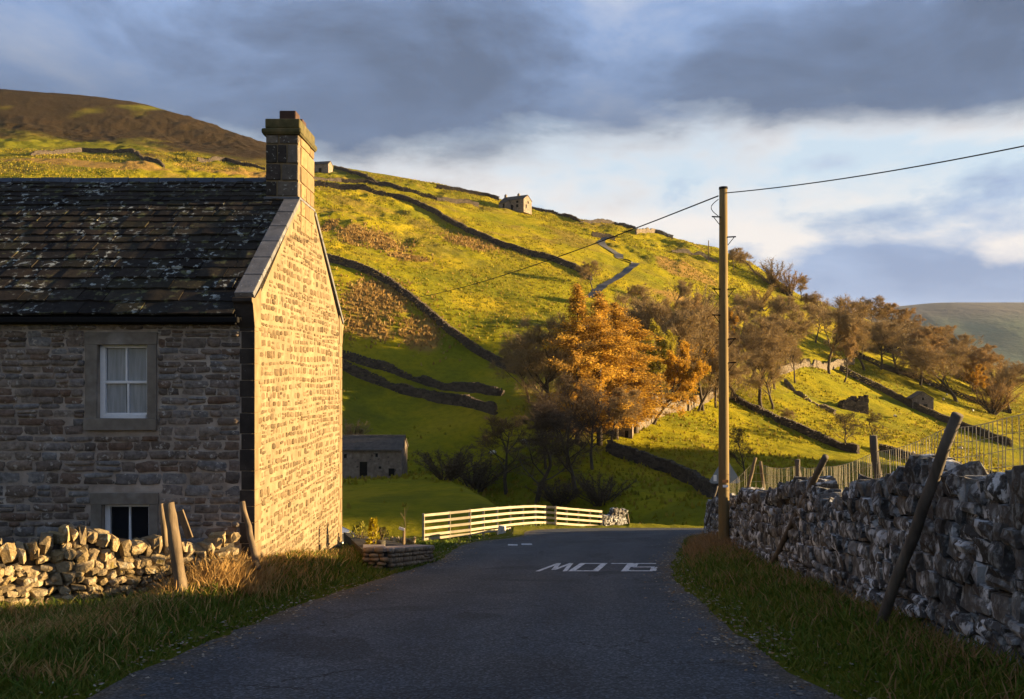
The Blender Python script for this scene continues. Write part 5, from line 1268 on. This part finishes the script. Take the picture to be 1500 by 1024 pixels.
TREES = [
 # u, base row, top row, kind, variant, width factor, label
 (846, 655, 417, 'larch', 0, 1.0, 'tall orange larch at the left of the larch clump'),
 (878, 655, 425, 'larch', 1, 1.15, 'tall orange larch in the middle of the larch clump'),
 (930, 640, 470, 'larch', 2, 1.9, 'broad golden larch spreading right above the curving wall'),
 (902, 648, 446, 'larch', 0, 1.25, 'golden larch between the tall middle one and the broad one'),
 (812, 640, 462, 'bare', 0, 1.0, 'bare brown tree left of the orange larches'),
 (790, 620, 486, 'bare', 1, 1.0, 'outermost bare tree on the left edge of the wood'),
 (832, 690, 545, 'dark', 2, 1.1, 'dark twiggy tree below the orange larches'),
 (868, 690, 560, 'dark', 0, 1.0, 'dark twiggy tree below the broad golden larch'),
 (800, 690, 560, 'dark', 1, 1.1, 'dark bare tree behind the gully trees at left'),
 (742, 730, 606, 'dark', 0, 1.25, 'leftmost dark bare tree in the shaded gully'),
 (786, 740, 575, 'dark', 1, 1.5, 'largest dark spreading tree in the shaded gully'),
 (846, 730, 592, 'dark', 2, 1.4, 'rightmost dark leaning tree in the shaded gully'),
 (895, 660, 560, 'bare', 1, .9, 'slim brown tree beside the small stone hut'),
 (968, 603, 468, 'green', 0, .75, 'yellow-green leafy tree right of the larches'),
 (1008, 600, 485, 'gold', 0, .75, 'amber leafy tree between the yellow-green tree and the pole'),
 (945, 590, 430, 'bare', 2, .9, 'tall grey-brown tree behind the yellow-green one'),
 (988, 590, 418, 'bare', 3, .95, 'tall bare tree rising over the amber leafy one'),
 (1030, 600, 438, 'bare', 0, .9, 'tall dark-stemmed bare tree just left of the pole'),
 (1048, 596, 470, 'dark', 2, .8, 'dark bare tree hidden partly by the pole'),
 (1086, 592, 458, 'gold', 1, .8, 'bright golden tree immediately right of the pole'),
 (1116, 598, 452, 'bare', 1, 1.0, 'pale brown tree right of the bright golden one'),
 (1150, 532, 446, 'bare', 2, 1.1, 'round bare tree standing on the bright slope'),
 (1118, 515, 428, 'bare', 3, 1.1, 'bare tree behind the round one on the bright slope'),
 (1085, 500, 428, 'bare', 0, 1.0, 'bare tree on the slope just right of the pole top'),
 (1112, 452, 408, 'bush', 0, 1.5, 'rounded russet thicket on the slope under the skyline trees'),
 (1074, 390, 356, 'bare', 1, 1.0, 'skyline tree nearest the telegraph pole'),
 (1108, 402, 358, 'bare', 2, 1.2, 'second skyline tree right of the pole'),
 (1133, 418, 372, 'bush', 2, 1.1, 'third skyline clump, broad and brown'),
 (1155, 432, 388, 'bush', 1, 1.0, 'fourth skyline clump going down the ridge'),
 (1174, 440, 402, 'bare', 3, 1.1, 'last skyline tree before the ridge gap'),
 (868, 424, 380, 'bare', 0, 1.3, 'small bare tree beside the bend of the hillside lane'),
 (1215, 548, 424, 'bare', 1, .8, 'tall slim tree rising above the ridge right of the gap'),
 (1236, 560, 470, 'russet', 0, .7, 'slim russet tree beside the tall slim one'),
 (1266, 540, 462, 'bare', 2, 1.0, 'dark bare tree above the long wall'),
 (1208, 470, 424, 'bare', 3, 1.2, 'bare ridge tree left of the tall slim one'),
 (1252, 478, 430, 'bush', 2, 1.2, 'leftmost brown clump of the ridge wood'),
 (1282, 486, 432, 'bare', 0, 1.3, 'bushy brown tree second in the ridge wood'),
 (1306, 492, 440, 'russet', 1, 1.2, 'russet tree third in the ridge wood'),
 (1332, 500, 448, 'russet', 0, 1.2, 'russet tree fourth in the ridge wood'),
 (1362, 510, 458, 'bare', 2, 1.3, 'brown tree fifth in the ridge wood'),
 (1388, 522, 474, 'russet', 1, 1.2, 'russet tree sixth in the ridge wood'),
 (1414, 532, 486, 'bare', 1, 1.3, 'brown tree seventh in the ridge wood'),
 (1442, 545, 503, 'russet', 0, 1.3, 'russet tree at the low end of the ridge wood'),
 (1472, 555, 515, 'bare', 3, 1.3, 'brown tree at the far right end of the ridge wood'),
 (1316, 546, 458, 'bare', 3, 1.1, 'large bare tree standing in front of the ridge wood'),
 (1290, 538, 462, 'bare', 1, 1.0, 'bare tree left of the large one before the ridge wood'),
 (1348, 562, 474, 'russet', 1, 1.0, 'orange-brown tree above the upper right wall'),
 (1378, 568, 490, 'bare', 0, 1.1, 'pale bare tree between the orange-brown and the spreading tree'),
 (1402, 586, 488, 'bare', 2, 1.15, 'wide spreading tree at the right above the wall end'),
 (1432, 586, 530, 'gold', 0, .9, 'small golden tree near the right edge'),
 (1452, 604, 545, 'bush', 1, 1.0, 'dark russet bush under the small golden tree'),
 (1478, 604, 525, 'bare', 0, 1.2, 'bare tree at the extreme right below the ridge wood'),
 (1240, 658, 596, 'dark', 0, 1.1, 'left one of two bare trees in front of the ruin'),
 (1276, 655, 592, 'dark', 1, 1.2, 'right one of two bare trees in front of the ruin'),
 (1165, 622, 596, 'bare', 2, 1.2, 'tiny bare shrub on the dark slope left of the ruin'),
 (1092, 705, 625, 'dark', 2, 1.0, 'thin bare tree showing above the road sign'),
 (990, 455, 405, 'bare', 1, 1.1, 'bare scrub tree above the wood below the lane'),
 (945, 470, 415, 'bare', 3, 1.2, 'bare scrub tree just below the lane bend'),
 (1025, 470, 410, 'bush', 2, .9, 'brown scrub clump on the slope left of the pole'),
 (652, 712, 655, 'bush', 3, 1.6, 'dark scrub clump in the hollow right of the long barn'),
 (700, 728, 668, 'bush', 3, 1.7, 'dark scrub clump below the leftmost gully tree'),
 (815, 748, 700, 'bush', 3, 1.8, 'dark scrub clump at the gully foot behind the fence'),
 (880, 745, 690, 'bush', 3, 1.5, 'dark scrub clump at the right end of the gully'),
  (775, 600, 500, 'bare', 2, 1.0, 'short bare tree at the lower left corner of the wood'),
 (862, 600, 470, 'bare', 1, 1.0, 'bare brown tree in front of the two tall larches'),
 (930, 560, 440, 'bare', 0, 1.0, 'grey-brown tree showing behind the broad larch'),
 (968, 560, 425, 'bare', 2, 1.0, 'grey-brown tree deep in the wood behind the yellow-green one'),
 (1010, 550, 430, 'russet', 0, .9, 'russet tree deep in the wood left of the pole'),
 (1040, 540, 440, 'bare', 3, 1.0, 'brown tree deep in the wood behind the pole'),
 (1068, 560, 455, 'gold', 0, .7, 'thin golden tree squeezed just right of the pole'),
 (1100, 560, 460, 'bare', 2, 1.0, 'brown tree behind the bright golden one'),
 (1135, 570, 480, 'bare', 0, 1.0, 'brown tree at the right edge of the wood near the pole'),
 (1350, 535, 470, 'bush', 2, 1.3, 'brown undergrowth clump in the ridge wood left half'),
 (1420, 560, 505, 'bush', 0, 1.3, 'brown undergrowth clump in the ridge wood right half'),
 (1300, 515, 458, 'bush', 2, 1.4, 'brown undergrowth clump at the top of the ridge wood'),
 (955, 625, 500, 'gold', 1, 0.9, 'golden tree low in the wood beside the broad larch'),
 (985, 605, 505, 'bare', 1, 1.1, 'brown tree at the wood edge above the curving wall'),
 (1022, 600, 500, 'bare', 2, 1.0, 'brown tree at the wood edge left of the pole foot'),
 (890, 600, 455, 'russet', 1, 1.0, 'russet tree filling the gap behind the larches'),
 (830, 600, 470, 'bare', 3, 1.1, 'bare brown tree behind the leftmost larch'),
 (1165, 560, 490, 'bare', 1, 1.0, 'small bare tree right of the round one on the bright slope'),
 (1060, 600, 500, 'dark', 0, 0.9, 'dark bare tree at the pole just above the wall'),
 (1132, 600, 505, 'bare', 3, 1.1, 'bare tree at the lower right corner of the wood'),
 (1195, 500, 440, 'bare', 0, 1.0, 'bare tree on the ridge gap slope'),
 (1340, 545, 470, 'bare', 1, 1.1, 'bare tree between the large and the orange-brown tree'),
 (1425, 575, 505, 'russet', 1, 1.1, 'russet tree behind the small golden one at right'),
 (1460, 585, 520, 'bush', 1, 1.4, 'broad russet clump at the right edge'),
 (516, 655, 615, 'bush', 2, 1.1, 'small scrub bush behind the long barn roof'),
]
for i, (u, vb, vt, kind, k, wf, lb) in enumerate(TREES):
    g = ground_at(u, vb, 55); h = (vb - vt) / F * g.y; r = random.Random(i * 7 + 1)
    root = empty('tree' if kind not in ('bush', 'larch') else ('bush' if kind == 'bush' else 'larch_tree'), g - Vector((0, 0, .1)), r.uniform(0, 6.28)); tag(root, lb, 'bush' if kind == 'bush' else 'tree', 'trees and scrub on the hillside')
    wf *= 1.25 if (u > 1190 and kind != 'bush') else 1.08
    s = h / 10; root.scale = (s * wf, s * wf, s)
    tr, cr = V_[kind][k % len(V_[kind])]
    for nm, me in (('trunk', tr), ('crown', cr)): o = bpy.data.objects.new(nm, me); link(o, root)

# undergrowth that reads as one mass beneath and between the trees
def scrub(name, label, band, n, h0, h1, mats, seed):
    r = random.Random(seed); C = TB()
    G = {}
    for i in range(n):
        t = r.random(); k = t * (len(band) - 1); j = min(int(k), len(band) - 2); f = k - j
        u = band[j][0] + (band[j + 1][0] - band[j][0]) * f; v = band[j][1] + (band[j + 1][1] - band[j][1]) * f + r.uniform(-1, 1) * band[j][2]
        key = (round(u / 6), round(v / 4))
        if key not in G: G[key] = ground_at(key[0] * 6, key[1] * 4, 55)
        g = G[key] + Vector((r.gauss(0, 1.2), r.gauss(0, 2.0), 0)); g.z = g.z - .2; h = r.uniform(h0, h1) * (.5 + r.random()); tone = r.random()
        for m_ in range(34):
            d = Vector((r.gauss(0, .5), r.gauss(0, .5), 1)).normalized(); a = g + d * h * r.uniform(0, .75); e = a + (d + Vector((r.gauss(0, .45), r.gauss(0, .45), r.gauss(.1, .3)))).normalized() * h * r.uniform(.12, .38)
            C.strip(a, e, .022, Vector((r.gauss(0, 1), r.gauss(0, 1), 1)), .6 * tone + .4 * r.random())
    me = C.mesh(name, mats); o = link(bpy.data.objects.new(name, me)); o['kind'] = 'stuff'; tag(o, label, 'undergrowth')
scrub('ridge_undergrowth', 'tangled brown undergrowth filling the ridge wood at right', [(1185, 450, 5), (1250, 482, 9), (1320, 505, 12), (1400, 538, 14), (1485, 572, 16)], 750, 3.0, 6.5, [tw_b], 1)
scrub('wood_undergrowth', 'tangled brown undergrowth beneath the golden wood beside the pole', [(785, 612, 16), (850, 622, 24), (930, 590, 30), (1000, 565, 30), (1070, 560, 30), (1145, 545, 28)], 700, 2.0, 5.0, [tw_b], 2)
# ------------------------------------------------------------------ grass of the verges and tussocks on the hill
def grass(name, label, n, region, hfun, palette, seed, wd=.006, lean=.5, mat=None, keep=None):
    rg = np.random.default_rng(seed); x0, x1, y0, y1 = region
    X = rg.uniform(x0, x1, n); Y = y0 + (y1 - y0) * rg.random(n) ** 1.5
    d = poly_sd(X, Y); ok = d > rg.uniform(-.05, .12, n)
    ok &= ~((X < HX + .02) & (Y > HY - .02))
    lwx = np.interp(Y, [p[1] for p in LW], [p[0] for p in LW]); ok &= (X > lwx + .12) | (Y > 13.4)
    rwx = np.interp(Y, [p[1] for p in RW], [p[0] for p in RW]); ok &= X < rwx - .02 + 50 * (Y > 33)
    if keep is not None: ok &= rg.random(n) < keep(X, Y, d)
    X, Y, d = X[ok], Y[ok], d[ok]; m = len(X); Z = height(X, Y) - .02; h = hfun(X, Y, d) * rg.uniform(.5, 1.25, m)
    a = rg.uniform(0, 6.283, m); b = rg.normal(0, 1, (m, 2)) * lean * h[:, None]; w_ = wd * rg.uniform(.6, 1.5, m) * (1 + Y * .05)
    dx, dy = np.cos(a) * w_, np.sin(a) * w_
    P = np.zeros((m, 6, 3))
    for k, (t, wk) in enumerate(((0, 1), (.55, .8), (1, .12))):
        cx, cy, cz = X + b[:, 0] * t ** 1.8, Y + b[:, 1] * t ** 1.8, Z + h * (t - .18 * t * t)
        P[:, 2 * k] = np.c_[cx - dx * wk, cy - dy * wk, cz]; P[:, 2 * k + 1] = np.c_[cx + dx * wk, cy + dy * wk, cz]
    i = np.arange(m)[:, None] * 6
    Fa = np.vstack([i + np.array([0, 1, 3, 2]), i + np.array([2, 3, 5, 4])])
    me = mesh_np(name, P.reshape(-1, 3), Fa, False, {'rnd': ('FLOAT', np.repeat(rg.random(m), 6))}); me.materials.append(mat or leaf_mat(name + '_blade', palette, .3))
    o = link(bpy.data.objects.new(name, me)); o['kind'] = 'stuff'; tag(o, label, 'grass'); return o
gr_pal = [(.045, .085, .008), (.08, .12, .011), (.12, .14, .016), (.18, .16, .035)]
dry_pal = [(.32, .19, .06), (.42, .26, .09), (.25, .145, .05), (.48, .33, .13)]
grass('grass', 'short green grass on the left bank below the wall and gable', 90000, (-8.5, -1.0, 5.0, 22), lambda x, y, d: .07 + .10 * np.clip(d, 0, 1) + .05 * fbm(x, y, 2, 3), gr_pal, 1)
grass('grass', 'short green grass on the right verge below the shaded wall', 70000, (1.8, 6.6, 4.0, 32), lambda x, y, d: .06 + .10 * np.clip(d, 0, 1) + .05 * fbm(x, y, 2, 3), gr_pal, 2)
grass('grass', 'green grass on the verge under the cream fence', 22000, (-6.0, 6.5, 22, 49), lambda x, y, d: .08 + .08 * np.clip(d, 0, 1), gr_pal, 3, wd=.009, keep=lambda x, y, d: (x < np.interp(y, [22, 37, 49], [-1.5, -1.0, 6])) * 1.0)
def clumps(C): 
    return lambda x, y, d: np.clip(.02 + .12 * sstep(fbm(x * 1.1, y * 1.1, 2, 8), .58, .72) + sum(a * np.exp(-((x - cx) / sx) ** 2 - ((y - cy) / sy) ** 2) for cx, cy, sx, sy, a in C), 0, 1) * sstep(d, .1, .5)
DL = [(-4.35, 12.75, .55, .55, 1.0), (-4.0, 13.7, .3, 1.0, .6), (-3.75, 15.5, .3, 1.5, .45), (-3.7, 18.5, .3, 2.0, .35), (-5.0, 8.9, .7, .7, .75), (-4.6, 10.4, .5, .8, .35), (-4.8, 11.9, .3, .6, .4), (-6.0, 10.4, .6, .5, .4)]
grass('dry_grass', 'tall golden dry grass tufts on the left bank', 110000, (-8.0, -3.0, 7.0, 21), lambda x, y, d: .20 + .34 * np.exp(-((x + 4.25) / .7) ** 2 - ((y - 12.7) / .9) ** 2), dry_pal, 4, wd=.0055, lean=.33, keep=clumps(DL))
DR = [(5.0, 22.5, .9, 2.5, .8), (4.6, 18.0, .4, 2.5, .45), (5.6, 27, .6, 3, .7), (4.1, 9.2, .35, 1.2, .5), (3.75, 7.2, .4, .9, .6), (4.3, 12.5, .3, 2, .3)]
grass('dry_grass', 'brown dry grass tufts along the foot of the right wall', 80000, (2.0, 7.4, 5.0, 32), lambda x, y, d: .22 + .25 * np.exp(-((x - 5.2) / 1) ** 2 - ((y - 23) / 3) ** 2), [(.26, .155, .065), (.33, .20, .09), (.19, .11, .045)], 5, wd=.0045, lean=.35, keep=clumps(DR))
def litter():
    rg = np.random.default_rng(31); n = 5200; k = rg.integers(0, len(poly), n); t = rg.random(n); A = poly[k]; B = poly[(k + 1) % len(poly)]; Q = A + (B - A) * t[:, None] + rg.normal(0, .28, (n, 2))
    ok = (Q[:, 1] > 5) & (Q[:, 1] < 40); Q = Q[ok]; m = len(Q); d = poly_sd(Q[:, 0], Q[:, 1]); Z = np.where(d < 0, plane_z(Q[:, 1]) + .008, height(Q[:, 0], Q[:, 1]) + .03); a = rg.uniform(0, 6.28, m); s = rg.uniform(.012, .036, m); P = np.zeros((m, 4, 3))
    for j, (p, q) in enumerate(((1, 0), (0, .6), (-1, 0), (0, -.6))): P[:, j] = np.c_[Q[:, 0] + s * (p * np.cos(a) - q * np.sin(a)), Q[:, 1] + s * (p * np.sin(a) + q * np.cos(a)), Z + rg.uniform(0, .014, m)]
    me = mesh_np('leaf_litter', P.reshape(-1, 3), np.arange(m * 4).reshape(-1, 4), False, {'rnd': ('FLOAT', np.repeat(rg.random(m), 4))}); me.materials.append(leaf_mat('litter', [(.10, .06, .03), (.20, .12, .05), (.28, .25, .20), (.07, .045, .025)], .1))
    o = link(bpy.data.objects.new('leaf_litter', me)); o['kind'] = 'stuff'; tag(o, 'fallen leaves and grit along both road edges', 'litter')
litter()
def tussocks():
    rg = np.random.default_rng(9); n = 120000; th = rg.uniform(-.56, .56, n); rr = np.sqrt(rg.uniform(62 ** 2, 380 ** 2, n)); X = rr * np.sin(th); Y = rr * np.cos(th)
    k = fbm(X / 18, Y / 18, 3, 77); ok = rg.random(n) < sstep(k, .36, .62); X, Y = X[ok], Y[ok]; m = len(X); Z = height(X, Y); h = rg.uniform(.12, .46, m) * (.7 + .6 * rg.random(m)); V = []; Fs = []
    P = np.zeros((m, 9, 3))
    for q in range(3):
        a = rg.uniform(0, 6.283, m); w_ = h * .55; P[:, q * 3] = np.c_[X - np.cos(a) * w_, Y - np.sin(a) * w_, Z - .1]; P[:, q * 3 + 1] = np.c_[X + np.cos(a) * w_, Y + np.sin(a) * w_, Z - .1]; P[:, q * 3 + 2] = np.c_[X + rg.normal(0, .1, m), Y + rg.normal(0, .1, m), Z + h]
    Fa = (np.arange(m)[:, None] * 9 + np.arange(9)[None]).reshape(-1, 3)
    me = mesh_np('tussock_grass', P.reshape(-1, 3), Fa, False, {'rnd': ('FLOAT', np.repeat(rg.random(m), 9))}); me.materials.append(leaf_mat('tussock_blade', [(.16, .16, .010), (.24, .21, .012), (.29, .23, .02), (.30, .21, .04)], .25))
    o = link(bpy.data.objects.new('tussock_grass', me)); o['kind'] = 'stuff'; tag(o, 'rough tussock grass scattered over the hillside fields', 'grass')
tussocks()
def bracken():
    rg = np.random.default_rng(19); PX = []; 
    for (u, v, ru, rv) in BRACKEN[:8]:
        p = ground_at(u, v); s_ = max(2.0, abs(ground_at(u + ru, v).x - p.x)); t_ = max(3.0, abs(ground_at(u, v - rv).y - p.y)); n = int(min(5000, s_ * t_ * 9))
        PX.append(np.c_[rg.normal(p.x, s_ * .55, n), rg.normal(p.y, t_ * .55, n)])
    P0 = np.vstack(PX); X, Y = P0[:, 0], P0[:, 1]; m = len(X); Z = height(X, Y); h = rg.uniform(.25, .75, m); P = np.zeros((m, 9, 3))
    for q in range(3):
        a = rg.uniform(0, 6.283, m); w_ = h * .4; P[:, q * 3] = np.c_[X - np.cos(a) * w_, Y - np.sin(a) * w_, Z - .1]; P[:, q * 3 + 1] = np.c_[X + np.cos(a) * w_, Y + np.sin(a) * w_, Z - .1]; P[:, q * 3 + 2] = np.c_[X + rg.normal(0, .2, m), Y + rg.normal(0, .2, m), Z + h]
    me = mesh_np('bracken', P.reshape(-1, 3), (np.arange(m)[:, None] * 9 + np.arange(9)[None]).reshape(-1, 3), False, {'rnd': ('FLOAT', np.repeat(rg.random(m), 9))}); me.materials.append(leaf_mat('bracken_frond', [(.24, .14, .04), (.32, .20, .06), (.18, .11, .035), (.36, .25, .09)], .25))
    o = link(bpy.data.objects.new('bracken', me)); o['kind'] = 'stuff'; tag(o, 'brown bracken and dead bents in patches on the slope', 'bracken')
bracken()
# ------------------------------------------------------------------ thin valley air
def haze():
    bm = bmesh.new(); bmesh.ops.create_cube(bm, size=1.0); me = bpy.data.meshes.new('haze'); bm.to_mesh(me); bm.free()
    o = link(bpy.data.objects.new('haze', me)); o.scale = (19600, 19600, 340); o.location = (0, 0, 110); o['kind'] = 'stuff'; tag(o, 'thin bluish evening haze over the valley', 'haze')
    m = bpy.data.materials.new('haze'); m.use_nodes = True; t = m.node_tree; t.nodes.clear(); out = N('ShaderNodeOutputMaterial', t)
    v = N('ShaderNodeVolumePrincipled', t); v.inputs['Color'].default_value = (.75, .85, 1, 1); v.inputs['Density'].default_value = 0.00003; v.inputs['Anisotropy'].default_value = 0.0
    L(v.outputs[0], out.inputs['Volume'], t); me.materials.append(m)
haze()
